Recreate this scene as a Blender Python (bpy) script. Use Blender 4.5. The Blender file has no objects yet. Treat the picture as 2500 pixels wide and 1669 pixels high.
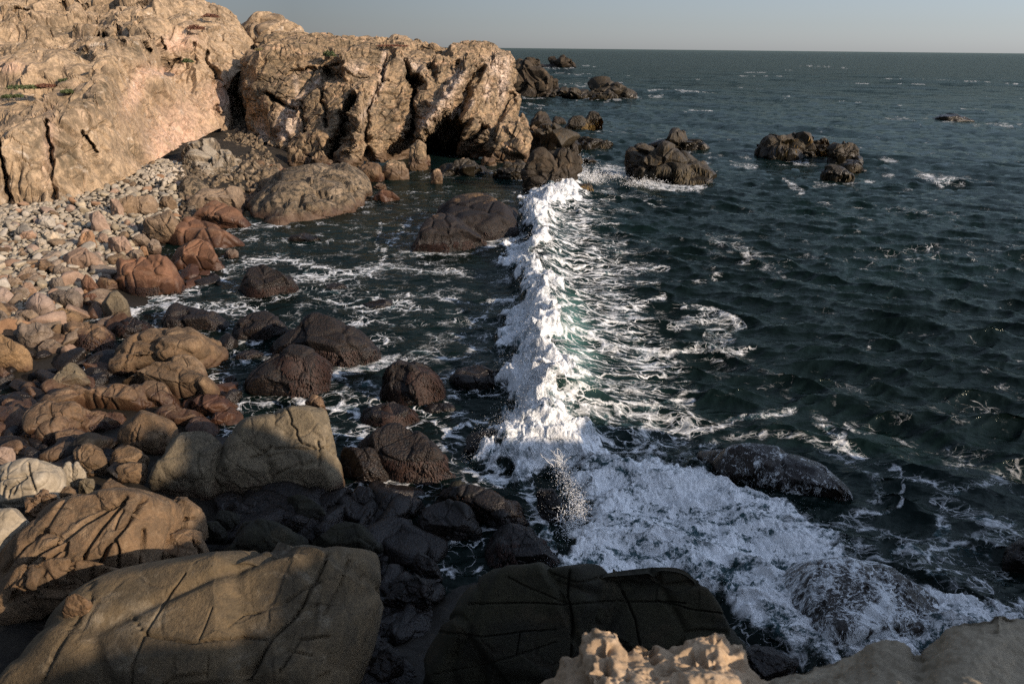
import bpy, bmesh, math, random
import numpy as np
from mathutils import Matrix, Vector

random.seed(7)
rng = np.random.default_rng(7)
C = bpy.context.scene.collection
SC = bpy.context.scene
f32 = np.float32

# ------------------------------------------------------------------ camera
H = 10.0
FPX = 2500 * 28 / 36.0                      # focal length in photo pixels
PITCH = math.atan((834.5 - 117.0) / FPX)
ROLL = 0.0104
fw = Vector((0, math.cos(PITCH), -math.sin(PITCH)))
r0 = Vector((1, 0, 0)); u0 = (-fw).cross(r0)
rt = (r0 * math.cos(ROLL) + u0 * math.sin(ROLL)).normalized()
up = (-fw).cross(rt).normalized()
camd = bpy.data.cameras.new('camera'); cam = bpy.data.objects.new('camera', camd); C.objects.link(cam)
camd.lens = 28; camd.sensor_width = 36; camd.clip_start = 0.05; camd.clip_end = 90000
M = Matrix(((rt.x, up.x, -fw.x, 0), (rt.y, up.y, -fw.y, 0), (rt.z, up.z, -fw.z, H), (0, 0, 0, 1)))
cam.matrix_world = M
SC.camera = cam
camd.dof.use_dof = True; camd.dof.focus_distance = 40; camd.dof.aperture_fstop = 7.1

# ------------------------------------------------------------------ light
SUN_AZ = math.radians(180 - 56)             # clockwise from +Y: behind the camera, to the right
SUN_EL = math.radians(21)
sdir = Vector((math.sin(SUN_AZ) * math.cos(SUN_EL), math.cos(SUN_AZ) * math.cos(SUN_EL), math.sin(SUN_EL)))
sl = bpy.data.lights.new('sun', 'SUN'); so = bpy.data.objects.new('sun', sl); C.objects.link(so)
sl.energy = 4.8; sl.angle = math.radians(0.55); sl.color = (1.0, 0.80, 0.60)
so.rotation_euler = (-sdir).to_track_quat('-Z', 'Y').to_euler()
W = bpy.data.worlds.new('World'); SC.world = W; W.use_nodes = True
nt = W.node_tree; bg = nt.nodes['Background']
sky = nt.nodes.new('ShaderNodeTexSky'); sky.sky_type = 'NISHITA'; sky.sun_disc = False
sky.sun_elevation = SUN_EL; sky.sun_rotation = SUN_AZ; sky.air_density = 1.0; sky.dust_density = 0.25; sky.ozone_density = 1.2
hs = nt.nodes.new('ShaderNodeHueSaturation'); hs.inputs['Saturation'].default_value = 0.6
nt.links.new(sky.outputs[0], hs.inputs['Color'])
# pale grey-blue marine haze bank low in the sky
tc = nt.nodes.new('ShaderNodeTexCoord'); sz = nt.nodes.new('ShaderNodeSeparateXYZ'); nt.links.new(tc.outputs['Generated'], sz.inputs[0])
hz = nt.nodes.new('ShaderNodeValToRGB'); nt.links.new(sz.outputs[2], hz.inputs[0])
hz.color_ramp.elements[0].position = 0.0; hz.color_ramp.elements[0].color = (0.30, 0.338, 0.44, 1)
hz.color_ramp.elements[1].position = 0.55; hz.color_ramp.elements[1].color = (0.98, 1.0, 1.06, 1)
e_ = hz.color_ramp.elements.new(0.12); e_.color = (0.415, 0.43, 0.505, 1)
mx = nt.nodes.new('ShaderNodeMix'); mx.data_type = 'RGBA'; mx.blend_type = 'MULTIPLY'; mx.inputs[0].default_value = 1.0
nt.links.new(hs.outputs[0], mx.inputs[6]); nt.links.new(hz.outputs[0], mx.inputs[7]); 
mr = nt.nodes.new('ShaderNodeMapRange'); nt.links.new(sz.outputs[0], mr.inputs[0])      # haze glows towards the sun side
for k_, v_ in zip((1, 2, 3, 4), (-0.25, 0.6, 0.66, 1.95)): mr.inputs[k_].default_value = v_
vs_ = nt.nodes.new('ShaderNodeVectorMath'); vs_.operation = 'SCALE'; nt.links.new(mx.outputs[2], vs_.inputs[0]); nt.links.new(mr.outputs[0], vs_.inputs['Scale']); nt.links.new(vs_.outputs[0], bg.inputs[0])
bg.inputs[1].default_value = 0.12
SC.view_settings.view_transform = 'Standard'; SC.view_settings.look = 'None'
SC.view_settings.exposure = 0.28; SC.view_settings.gamma = 1.0
SC.render.engine = 'CYCLES'
SC.cycles.max_bounces = 5; SC.cycles.diffuse_bounces = 2; SC.cycles.glossy_bounces = 3
SC.cycles.transmission_bounces = 2; SC.cycles.caustics_reflective = False; SC.cycles.caustics_refractive = False
SC.cycles.use_adaptive_sampling = True; SC.cycles.adaptive_threshold = 0.02
SC.cycles.sample_clamp_direct = 12; SC.cycles.sample_clamp_indirect = 2
SC.cycles.use_denoising = False

# ------------------------------------------------------------------ projection helpers (photo pixels, 2500 x 1669)
_R = np.array(rt); _U = np.array(up); _F = np.array(fw)
def rays(px, py):
    px = np.asarray(px, float); py = np.asarray(py, float)
    return ((px - 1250) / FPX)[..., None] * _R + ((834.5 - py) / FPX)[..., None] * _U + _F
def PZ(px, py, z):
    d = rays(px, py); t = (np.asarray(z, float) - H) / d[..., 2]
    return d * t[..., None] + np.array([0, 0, H])
def PY(px, py, Y):
    d = rays(px, py); t = np.asarray(Y, float) / d[..., 1]
    return d * t[..., None] + np.array([0, 0, H])
def proj(v):
    q = np.asarray(v, float) - np.array([0, 0, H])
    w = q @ _F; w = np.where(w < 0.05, 0.05, w)
    return 1250 + FPX * (q @ _R) / w, 834.5 - FPX * (q @ _U) / w

# ------------------------------------------------------------------ noise
_perm = rng.permutation(256).astype(np.int32); _perm = np.concatenate([_perm, _perm, _perm])
_g = rng.normal(size=(256, 3)); _g = (_g / np.linalg.norm(_g, axis=1)[:, None]).astype(f32)
_rv = rng.random((256, 3)).astype(f32); _rs = rng.normal(size=(256, 4)).astype(f32)
def _chunk(fn):
    def w(p, *a, **k):
        p = np.ascontiguousarray(p, dtype=f32)
        if len(p) <= 150000: return fn(p, *a, **k)
        outs = [fn(p[i:i + 150000], *a, **k) for i in range(0, len(p), 150000)]
        if isinstance(outs[0], tuple): return tuple(np.concatenate(o) for o in zip(*outs))
        return np.concatenate(outs)
    return w
@_chunk
def perlin(p):
    i = np.floor(p).astype(np.int32); f = p - i; i &= 255
    u = f * f * f * (f * (f * 6 - 15) + 10)
    out = np.zeros(len(p), f32)
    for dx in (0, 1):
        wx = u[:, 0] if dx else 1 - u[:, 0]; hx = _perm[i[:, 0] + dx]
        for dy in (0, 1):
            wy = wx * (u[:, 1] if dy else 1 - u[:, 1]); hy = _perm[hx + i[:, 1] + dy]
            for dz in (0, 1):
                g = _g[_perm[hy + i[:, 2] + dz]]
                out += wy * (u[:, 2] if dz else 1 - u[:, 2]) * (g[:, 0] * (f[:, 0] - dx) + g[:, 1] * (f[:, 1] - dy) + g[:, 2] * (f[:, 2] - dz))
    return out * 1.6
def fbm(p, octv=4, gain=0.5):
    a = 1.0; s = 0; p = np.asarray(p, f32)
    for k in range(octv):
        s = s + a * perlin(p + 17.3 * k); p = p * 2.03; a *= gain
    return s
def ridged(p, octv=4, gain=0.5):
    a = 1.0; s = 0; p = np.asarray(p, f32)
    for k in range(octv):
        s = s + a * (1 - 2 * np.abs(perlin(p + 11.7 * k))); p = p * 2.1; a *= gain
    return s
@_chunk
def worley(p):
    """nearest-cell distance, second distance, per-cell tilted block value"""
    i = np.floor(p).astype(np.int32); n = len(p)
    d1 = np.full(n, 9.0, f32); d2 = np.full(n, 9.0, f32); val = np.zeros(n, f32); v2 = np.zeros(n, f32)
    for dx in (-1, 0, 1):
        for dy in (-1, 0, 1):
            for dz in (-1, 0, 1):
                c = i + np.array([dx, dy, dz], np.int32); b = c & 255
                h = _perm[_perm[_perm[b[:, 0]] + b[:, 1]] + b[:, 2]]
                r = p - (c + 0.1 + 0.8 * _rv[h]); d = np.sqrt((r * r).sum(1))
                t = _rs[h]; v = 0.5 * t[:, 3] + 0.55 * (t[:, 0] * r[:, 0] + t[:, 1] * r[:, 1] + t[:, 2] * r[:, 2])
                m = d < d1; m2 = (~m) & (d < d2)
                v2 = np.where(m, val, np.where(m2, v, v2))
                d2 = np.where(m, d1, np.minimum(d2, d)); val = np.where(m, v, val); d1 = np.where(m, d, d1)
    w = 0.5 + 0.5 * np.clip((d2 - d1) / 0.2, 0, 1)          # blend over a narrow bevel at the joints
    return d1, d2, (w * np.clip(val, -1.2, 1.2) + (1 - w) * np.clip(v2, -1.2, 1.2)).astype(f32)
def sstep(a, b, x):
    t = np.clip((x - a) / (b - a), 0, 1); return t * t * (3 - 2 * t)
def polydist(x, y, pts):
    d = np.full(np.shape(x), 1e9)
    for (x0, y0), (x1, y1) in zip(pts[:-1], pts[1:]):
        ex, ey = x1 - x0, y1 - y0; L = ex * ex + ey * ey + 1e-9
        t = np.clip(((x - x0) * ex + (y - y0) * ey) / L, 0, 1)
        d = np.minimum(d, np.hypot(x - x0 - t * ex, y - y0 - t * ey))
    return d
def inpoly(x, y, pts):
    ins = np.zeros(np.shape(x), bool); n = len(pts)
    for k in range(n):
        (x0, y0), (x1, y1) = pts[k], pts[(k + 1) % n]
        if y0 == y1: continue
        ins ^= ((y0 > y) != (y1 > y)) & (x < (x1 - x0) * (y - y0) / (y1 - y0) + x0)
    return ins
def sdpoly(x, y, pts):
    d = polydist(x, y, list(pts) + [pts[0]]); return np.where(inpoly(x, y, pts), d, -d)

# ------------------------------------------------------------------ mesh helpers
def mkmesh(name, v, faces, mat=None, smooth=True, attrs=None):
    v = np.asarray(v, f32); faces = np.asarray(faces, np.int32)
    me = bpy.data.meshes.new(name); n, k = faces.shape
    me.vertices.add(len(v)); me.vertices.foreach_set('co', v.ravel())
    me.loops.add(n * k); me.loops.foreach_set('vertex_index', faces.ravel())
    me.polygons.add(n); me.polygons.foreach_set('loop_start', np.arange(0, n * k, k, dtype=np.int32))
    me.polygons.foreach_set('use_smooth', np.full(n, smooth, bool))
    me.update(calc_edges=True)
    if attrs:
        for a, val in attrs.items():
            at = me.attributes.new(a, 'FLOAT', 'POINT'); at.data.foreach_set('value', np.asarray(val, f32).ravel())
    if mat: me.materials.append(mat)
    return me
def mkobj(name, me, label=None, cat=None, group=None, kind=None, parent=None, loc=None):
    o = bpy.data.objects.new(name, me); C.objects.link(o)
    if label: o['label'] = label
    if cat: o['category'] = cat
    if group: o['group'] = group
    if kind: o['kind'] = kind
    if parent: o.parent = parent
    if loc is not None: o.location = loc
    return o
def vnormals(v, f):
    n = np.zeros_like(v); tri = f[:, :3]
    a = np.cross(v[tri[:, 1]] - v[tri[:, 0]], v[tri[:, 2]] - v[tri[:, 0]])
    if f.shape[1] == 4: a = a + np.cross(v[f[:, 2]] - v[f[:, 0]], v[f[:, 3]] - v[f[:, 0]])
    for k in range(f.shape[1]): np.add.at(n, f[:, k], a)
    return n / (np.linalg.norm(n, axis=1)[:, None] + 1e-12)
_ico = {}
def ico(k):
    if k not in _ico:
        bm = bmesh.new(); bmesh.ops.create_icosphere(bm, subdivisions=k, radius=1)
        _ico[k] = (np.array([x.co[:] for x in bm.verts]), np.array([[w.index for w in q.verts] for q in bm.faces])); bm.free()
    return _ico[k]
def gridfaces(nr, nc):
    i = np.arange(nr * nc).reshape(nr, nc)
    return np.stack([i[:-1, :-1], i[:-1, 1:], i[1:, 1:], i[1:, :-1]], -1).reshape(-1, 4)

# ------------------------------------------------------------------ materials
class NT:
    def __init__(s, name):
        s.m = bpy.data.materials.new(name); s.m.use_nodes = True; s.t = s.m.node_tree
        s.b = s.t.nodes['Principled BSDF']; s.out = s.t.nodes['Material Output']
    def n(s, typ, **kw):
        q = s.t.nodes.new(typ)
        for k, v in kw.items(): setattr(q, k, v)
        return q
    def l(s, a, b): s.t.links.new(a, b)
    def setin(s, sock, v):
        if isinstance(v, bpy.types.NodeSocket): s.l(v, sock)
        elif v is not None: sock.default_value = v
    def math(s, op, a, b=None, c=None, clamp=False):
        q = s.n('ShaderNodeMath', operation=op, use_clamp=clamp)
        for k, v in enumerate((a, b, c)): s.setin(q.inputs[k], v)
        return q.outputs[0]
    def mix(s, f, a, b, mode='MIX'):
        q = s.n('ShaderNodeMix', data_type='RGBA', blend_type=mode, clamp_factor=True)
        s.setin(q.inputs[0], f)
        for k, v in ((6, a), (7, b)):
            s.setin(q.inputs[k], v if isinstance(v, bpy.types.NodeSocket) else (*v, 1.0) if len(v) == 3 else v)
        return q.outputs[2]
    def range(s, v, a, b, c=0.0, d=1.0, smooth=True):
        q = s.n('ShaderNodeMapRange', interpolation_type='SMOOTHSTEP' if smooth else 'LINEAR')
        s.setin(q.inputs[0], v)
        for k, x in zip((1, 2, 3, 4), (a, b, c, d)): s.setin(q.inputs[k], x)
        return q.outputs[0]
    def noise(s, vec, scale, detail=4, rough=0.55, dist=0.0):
        q = s.n('ShaderNodeTexNoise'); s.l(vec, q.inputs['Vector'])
        q.inputs['Scale'].default_value = scale; q.inputs['Detail'].default_value = detail
        q.inputs['Roughness'].default_value = rough; q.inputs['Distortion'].default_value = dist
        return q
    def voro(s, vec, scale, feature='F1', rand=1.0):
        q = s.n('ShaderNodeTexVoronoi', feature=feature); s.l(vec, q.inputs['Vector'])
        q.inputs['Scale'].default_value = scale; q.inputs['Randomness'].default_value = rand
        return q
    def vmap(s, vec, scale=(1, 1, 1), rot=(0, 0, 0)):
        q = s.n('ShaderNodeMapping'); s.l(vec, q.inputs[0]); q.inputs['Scale'].default_value = scale; q.inputs['Rotation'].default_value = rot
        return q.outputs[0]
    def warp(s, vec, scale, amt):
        nz = s.noise(vec, scale, 3)
        a = s.n('ShaderNodeVectorMath', operation='MULTIPLY_ADD'); s.l(nz.outputs['Color'], a.inputs[0]); a.inputs[1].default_value = (amt,) * 3
        s.l(vec, a.inputs[2]); return a.outputs[0]
    def attr(s, name):
        q = s.n('ShaderNodeAttribute'); q.attribute_name = name; return q.outputs['Fac']

def rock_mat(name, c1, c2, c3=None, sc=1.0, wet=None, wetcol=(0.05, 0.024, 0.014), mussel=0.0, mz=1.6, rough=0.88,
             bump=1.0, strata=None, crack=0.5, stain=0.0, lichen=0.0, foam=0.0, tint=None, tint2=None, objvar=0.0, top=None):
    s = NT(name); geo = s.n('ShaderNodeNewGeometry'); P = geo.outputs['Position']
    if objvar:
        oi = s.n('ShaderNodeObjectInfo')
        a = s.n('ShaderNodeVectorMath', operation='MULTIPLY_ADD'); s.l(oi.outputs['Random'], a.inputs[0]); a.inputs[1].default_value = (40, 70, 90); s.l(P, a.inputs[2]); P2 = a.outputs[0]
    else: P2 = P
    n1 = s.noise(P2, 0.45 * sc, 5, 0.6, 0.6).outputs[0]
    pst = s.vmap(P2, (1, 1, 1)) if not strata else s.vmap(P2, strata[0], strata[1])
    n2 = s.noise(pst, 2.2 * sc, 8, 0.66, 0.4).outputs[0]
    n3 = s.noise(P2, 13 * sc, 6, 0.7).outputs[0]
    n4 = s.noise(P2, 60 * sc, 3, 0.6).outputs[0]
    f = s.range(s.math('ADD', s.math('MULTIPLY', n1, 0.6), s.math('MULTIPLY', n2, 0.4)), 0.38, 0.62)
    col = s.mix(f, c1, c2)
    if c3: col = s.mix(s.range(s.noise(pst, 0.9 * sc, 7, 0.68, 1.2).outputs[0], 0.52, 0.66), col, c3)
    if objvar:
        hv = s.n('ShaderNodeHueSaturation'); s.l(col, hv.inputs['Color'])
        s.l(s.range(oi.outputs['Random'], 0, 1, 1 - objvar, 1 + objvar, False), hv.inputs['Value'])
        rr = s.math('FRACT', s.math('MULTIPLY', oi.outputs['Random'], 7.31))
        s.l(s.range(rr, 0, 1, 0.6, 1.1, False), hv.inputs['Saturation']); col = hv.outputs[0]
    if tint: col = s.mix(s.math('MULTIPLY', s.attr('tint'), s.range(n2, 0.3, 0.55)), col, tint)
    if tint2: col = s.mix(s.math('MULTIPLY', s.attr('tint2'), s.range(n2, 0.35, 0.6)), col, tint2)
    if stain:
        col = s.mix(s.math('MULTIPLY', s.range(s.noise(P2, 0.8 * sc, 6, 0.7, 0.8).outputs[0], 0.58, 0.7), stain), col, (0.62, 0.55, 0.46))
    if lichen:
        col = s.mix(s.math('MULTIPLY', s.range(s.noise(P2, 3.0 * sc, 8, 0.75, 0.5).outputs[0], 0.47, 0.56), lichen), col, (0.05, 0.042, 0.03))
    if top:
        sx = s.n('ShaderNodeSeparateXYZ'); s.l(geo.outputs['Normal'], sx.inputs[0])
        col = s.mix(s.math('MULTIPLY', s.range(sx.outputs[2], 0.35, 0.8), s.range(n2, 0.35, 0.55, 0.5, 1.0)), col, top)
    v = s.range(s.math('ADD', s.math('MULTIPLY', n3, 0.65), s.math('MULTIPLY', n4, 0.35)), 0.3, 0.7, 0.62, 1.3, False)
    g = s.n('ShaderNodeVectorMath', operation='SCALE'); s.l(col, g.inputs[0]); s.l(v, g.inputs['Scale']); col = g.outputs[0]
    roughv = rough
    sep = s.n('ShaderNodeSeparateXYZ'); s.l(P, sep.inputs[0]); Z = sep.outputs[2]
    # bump stack
    h = s.math('ADD', s.math('MULTIPLY', n2, 0.085 / sc), s.math('MULTIPLY', n3, 0.03 / sc))
    h = s.math('MULTIPLY_ADD', n4, 0.006 / sc, h)
    if crack:
        cv = s.voro(s.warp(pst, 1.1 * sc, 0.5), 0.8 * sc, 'DISTANCE_TO_EDGE').outputs['Distance']
        ck = s.math('MULTIPLY', s.range(cv, 0.0, 0.05, 1.0, 0.0), s.range(n1, 0.45, 0.6))
        h = s.math('SUBTRACT', h, s.math('MULTIPLY', ck, 0.10 * crack / sc))
        col = s.mix(s.math('MULTIPLY', ck, 0.55 * min(1, crack)), col, (0.03, 0.022, 0.015))
    if wet is not None:
        wf = s.range(s.math('ADD', Z, s.math('MULTIPLY', s.math('SUBTRACT', n2, 0.5), 1.6)), wet - 0.25, wet + 0.3, 1.0, 0.0)
        col = s.mix(s.math('MULTIPLY', wf, 0.82), col, wetcol)
        roughv = s.math('MULTIPLY_ADD', wf, -0.28, rough)
    if mussel:
        mk = s.range(s.math('ADD', s.noise(P, 1.1, 6, 0.65).outputs[0], s.range(Z, mz - 0.9, mz + 0.9, 0.32, -0.3, False)), 0.46, 0.54)
        mk = s.math('MULTIPLY', mk, mussel)
        mvq = s.voro(s.warp(P, 3.0, 0.15), 20.0); mv = mvq.outputs['Distance']
        h = s.math('SUBTRACT', h, s.math('MULTIPLY', s.math('MULTIPLY', mv, mk), 0.04))
        mc = s.mix(s.range(mvq.outputs['Color'], 0.1, 0.9), (0.006, 0.006, 0.007), (0.024, 0.016, 0.012))
        col = s.mix(mk, col, mc)
        roughv = s.math('SUBTRACT', roughv, s.math('MULTIPLY', mk, 0.12)) if not isinstance(roughv, float) else s.math('MULTIPLY_ADD', mk, -0.5, roughv)
    if foam:
        pf = s.warp(s.vmap(P, (1.0, 1.5, 0.6), (0, 0, 0.5)), 1.2, 0.5)
        na = s.noise(pf, 0.7, 4, 0.6, 0.8).outputs[0]; nb = s.noise(pf, 2.6, 6, 0.68, 0.6).outputs[0]; nc_ = s.noise(pf, 9.0, 6, 0.72, 0.3).outputs[0]
        fl = s.math('ABSOLUTE', s.math('SUBTRACT', s.noise(pf, 4.5, 5, 0.62, 0.7).outputs[0], 0.5)); fl = s.range(fl, 0.0, 0.06, 1.0, 0.0)
        tot = s.math('ADD', s.math('ADD', s.math('MULTIPLY', na, 0.8), s.math('MULTIPLY', nb, 0.7)), s.math('MULTIPLY', nc_, 0.6))
        tot = s.math('MULTIPLY_ADD', fl, 0.17, tot)
        fm = s.range(tot, 1.24 - 0.15 * foam, 1.44 - 0.15 * foam)
        col = s.mix(fm, col, (0.74, 0.78, 0.8))
        h = s.math('MULTIPLY_ADD', fm, 0.04, h)
    bp = s.n('ShaderNodeBump'); bp.inputs['Strength'].default_value = min(1, 0.85 * bump); bp.inputs['Distance'].default_value = 1.0 * bump
    s.l(h, bp.inputs['Height']); s.l(bp.outputs[0], s.b.inputs['Normal'])
    s.l(col, s.b.inputs['Base Color']); s.setin(s.b.inputs['Roughness'], roughv)
    s.b.inputs['Specular IOR Level'].default_value = 0.35
    return s.m

MAT = {}
MAT['cliff'] = rock_mat('cliff_rock', (0.43, 0.315, 0.20), (0.20, 0.145, 0.09), (0.48, 0.35, 0.235), sc=0.8, strata=((1.6, 1.6, 0.55), (0.5, 0.35, 0.2)), crack=0.25, stain=0.6, lichen=0.4, tint=(0.58, 0.395, 0.285), tint2=(0.13, 0.10, 0.062), bump=0.6)
MAT['headland'] = rock_mat('headland_rock', (0.37, 0.26, 0.155), (0.19, 0.14, 0.085), (0.48, 0.325, 0.21), sc=0.9, strata=((0.8, 0.8, 2.2), (0.12, 0.2, 0.3)), crack=0.8, lichen=0.7, wet=1.0, wetcol=(0.07, 0.042, 0.024), tint=(0.62, 0.49, 0.39), tint2=(0.13, 0.10, 0.064), bump=0.65)
MAT['tan'] = rock_mat('tan_boulder', (0.25, 0.165, 0.092), (0.15, 0.10, 0.057), (0.27, 0.185, 0.11), sc=1.5, wet=0.25, crack=0.3, bump=1.15, objvar=0.2, lichen=0.25)
MAT['orange'] = rock_mat('orange_boulder', (0.31, 0.185, 0.11), (0.23, 0.14, 0.083), (0.32, 0.205, 0.125), sc=1.2, crack=0.25, bump=0.55, objvar=0.1)
MAT['cobble'] = rock_mat('grey_cobble', (0.34, 0.285, 0.205), (0.24, 0.205, 0.15), (0.38, 0.305, 0.22), sc=1.6, crack=0.0, bump=0.4, objvar=0.35)
MAT['white_cobble'] = rock_mat('white_pebble', (0.50, 0.43, 0.34), (0.36, 0.31, 0.24), sc=1.6, crack=0.0, bump=0.4)
MAT['red'] = rock_mat('red_tide_rock', (0.19, 0.095, 0.052), (0.12, 0.062, 0.035), (0.21, 0.125, 0.075), sc=1.2, wet=0.55, wetcol=(0.035, 0.015, 0.009), crack=0.5, bump=0.8, rough=0.75)
MAT['ledge_brown'] = rock_mat('brown_tide_ledge', (0.20, 0.125, 0.07), (0.12, 0.075, 0.042), (0.24, 0.16, 0.095), sc=1.5, wet=0.45, wetcol=(0.04, 0.017, 0.01), crack=0.6, bump=1.0, rough=0.7, lichen=0.4)
MAT['lichen'] = rock_mat('mottled_tide_rock', (0.22, 0.165, 0.105), (0.13, 0.097, 0.062), (0.30, 0.235, 0.165), sc=1.0, wet=0.4, wetcol=(0.07, 0.038, 0.022), crack=0.7, bump=1.0, lichen=1.0)
MAT['whitetop'] = rock_mat('white_topped_rock', (0.22, 0.17, 0.11), (0.12, 0.09, 0.06), (0.34, 0.28, 0.21), sc=1.0, crack=0.6, bump=1.0, lichen=1.0, top=(0.33, 0.28, 0.21))
MAT['mussel'] = rock_mat('mussel_rock', (0.125, 0.08, 0.043), (0.065, 0.042, 0.024), (0.17, 0.105, 0.062), sc=1.4, wet=0.6, wetcol=(0.026, 0.011, 0.007), mussel=1.0, mz=1.9, crack=0.2, bump=0.9, rough=0.82)
MAT['stack'] = rock_mat('sea_stack_rock', (0.062, 0.044, 0.027), (0.027, 0.02, 0.013), (0.11, 0.078, 0.048), sc=0.6, wet=1.6, wetcol=(0.022, 0.016, 0.010), crack=0.6, bump=1.0, lichen=0.6, strata=((2.0, 2.0, 0.6), (0.3, 0.2, 0)))
MAT['kelp'] = rock_mat('kelp_covered_rock', (0.042, 0.031, 0.016), (0.02, 0.016, 0.009), (0.085, 0.056, 0.022), sc=1.0, wet=0.9, wetcol=(0.016, 0.013, 0.008), crack=0.3, bump=1.0, lichen=0.8, rough=0.6, strata=((2.2, 2.2, 0.5), (0, 0, 0)))
MAT['grey'] = rock_mat('grey_sandstone', (0.19, 0.152, 0.097), (0.12, 0.098, 0.064), (0.22, 0.178, 0.118), sc=1.2, wet=0.3, crack=0.3, bump=1.15, lichen=0.25)
MAT['slab'] = rock_mat('sandstone_slab', (0.20, 0.128, 0.070), (0.12, 0.078, 0.044), (0.24, 0.165, 0.098), sc=1.3, crack=0.35, bump=1.15, wet=0.2, lichen=0.35)
MAT['slab_pale'] = rock_mat('pale_sandstone', (0.36, 0.31, 0.235), (0.27, 0.225, 0.16), (0.40, 0.35, 0.27), sc=1.2, crack=0.25, bump=0.5)
MAT['slab_mossy'] = rock_mat('mossy_sandstone', (0.155, 0.112, 0.062), (0.08, 0.062, 0.037), (0.18, 0.147, 0.10), sc=1.1, crack=0.4, bump=1.0, stain=0.12, lichen=0.3)
MAT['olive'] = rock_mat('shade_toned_olive_wet_rock', (0.027, 0.025, 0.012), (0.013, 0.0125, 0.0075), (0.038, 0.031, 0.017), sc=1.2, wet=0.5, wetcol=(0.010, 0.009, 0.006), crack=0.5, bump=0.9)  # olive wet rock, its tone lowered further to carry the bottom shade
MAT['dark'] = rock_mat('shade_toned_wet_rock', (0.014, 0.012, 0.009), (0.007, 0.0065, 0.005), (0.026, 0.021, 0.014), sc=1.2, wet=0.6, wetcol=(0.012, 0.01, 0.008), mussel=0.6, mz=0.8, crack=0.5, bump=0.9, rough=0.7)  # wet rock with shade put into the colour, so gully stones go near black
MAT['wash'] = rock_mat('rock_under_running_foam', (0.03, 0.023, 0.016), (0.016, 0.013, 0.011), sc=1.4, crack=0.0, bump=0.9, rough=0.3, foam=1.55)
MAT['wash_thin'] = rock_mat('rock_under_thin_foam', (0.024, 0.017, 0.012), (0.012, 0.010, 0.009), sc=1.4, crack=0.0, bump=0.9, rough=0.3, foam=0.8)
MAT['ledge'] = rock_mat('pitted_sandstone', (0.40, 0.29, 0.185), (0.30, 0.215, 0.135), (0.45, 0.34, 0.23), sc=7.0, crack=0.0, bump=0.35)
MAT['ledge_smooth'] = rock_mat('smooth_sandstone', (0.30, 0.25, 0.175), (0.235, 0.195, 0.135), (0.34, 0.285, 0.2), sc=5.0, crack=0.0, bump=0.3)
MAT['ground'] = rock_mat('shore_ground', (0.026, 0.021, 0.014), (0.012, 0.010, 0.0075), (0.06, 0.046, 0.03), sc=2.2, wet=0.35, wetcol=(0.018, 0.015, 0.011), crack=0.0, bump=0.8)

# ------------------------------------------------------------------ traced surfaces (cliffs): control nets of photo pixel + forward distance
def net(cols, nr, nc, sm=1.0):
    """cols: list of columns, each a list of (px, py, Y) or (px, py, None, z); returns px, py, Y arrays nr x nc"""
    A = np.zeros((len(cols[0]), len(cols), 3))
    for j, c in enumerate(cols):
        for i, e in enumerate(c):
            Y = PZ(e[0], e[1], e[3])[1] if e[2] is None else e[2]
            A[i, j] = (e[0], e[1], Y)
    def res(A, n, ax):
        A = np.moveaxis(A, ax, 0); m = A.shape[0]
        # arc length spacing so that long spans get more rows
        W3 = PY(A[..., 0], A[..., 1], A[..., 2]); L = np.linalg.norm(np.diff(W3, axis=0), axis=-1).mean(1) + 0.15
        t = np.concatenate([[0], np.cumsum(L)]); t /= t[-1]
        q = np.linspace(0, 1, n); k = np.clip(np.searchsorted(t, q) - 1, 0, m - 2); f = ((q - t[k]) / (t[k + 1] - t[k]))
        f = f.reshape(-1, *([1] * (A.ndim - 1)))
        B = A[k] * (1 - f) + A[k + 1] * f
        w = max(1, int(n / m * 0.16 * sm)); ker = np.hanning(2 * w + 3)[1:-1]; ker /= ker.sum()
        Bp = np.concatenate([np.repeat(B[:1], w, 0), B, np.repeat(B[-1:], w, 0)])
        S = sum(ker[i] * Bp[i:i + n] for i in range(2 * w + 1))
        return np.moveaxis(S, 0, ax)
    A = res(A, nr, 0); A = res(A, nc, 1)
    return A
def carve(A, items, k_=1.25):
    x, y = A[..., 0], A[..., 1]; shp = x.shape
    p = np.stack([x.ravel() / 22, y.ravel() / 22, np.zeros(x.size)], 1)
    wx = x + 7 * fbm(p, 3).reshape(shp); wy = y + 7 * fbm(p + 50, 3).reshape(shp)
    for pts, w, dep in items:
        d = polydist(wx, wy, pts); A[..., 2] += k_ * dep * np.exp(-(d / (w * 1.1)) ** 2)
def finish_net(name, A, mat, disp, attrs=None, **tags):
    nr, nc = A.shape[:2]
    v = PY(A[..., 0], A[..., 1], A[..., 2]).reshape(-1, 3); f = gridfaces(nr, nc)
    n = vnormals(v, f); G = n.reshape(nr, nc, 3)
    
    def box(a, w, ax):
        a = np.moveaxis(a, ax, 0); p = np.concatenate([np.repeat(a[:1], w + 1, 0), a, np.repeat(a[-1:], w, 0)]); c = np.cumsum(p, 0)
        return np.moveaxis((c[2 * w + 1:] - c[:-2 * w - 1]) / (2 * w + 1), 0, ax)
    for _ in range(3): G = box(box(G, 14, 0), 10, 1)
    n = G.reshape(-1, 3); n /= np.linalg.norm(n, axis=1)[:, None] + 1e-9
    b0 = v.copy()
    for fn in disp: v = v + fn(b0, n)
    px, py = proj(v)
    at = {k: fn(px, py) for k, fn in (attrs or {}).items()}
    for k in ('tint', 'tint2'): at.setdefault(k, np.zeros(len(v)))
    return mkobj(name, mkmesh(name, v, f, mat, smooth=False, attrs=at), **tags)
def rotm(rx, ry, rz):
    return np.array(Matrix.Rotation(rz, 3, 'Z') @ Matrix.Rotation(ry, 3, 'Y') @ Matrix.Rotation(rx, 3, 'X'))
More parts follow.
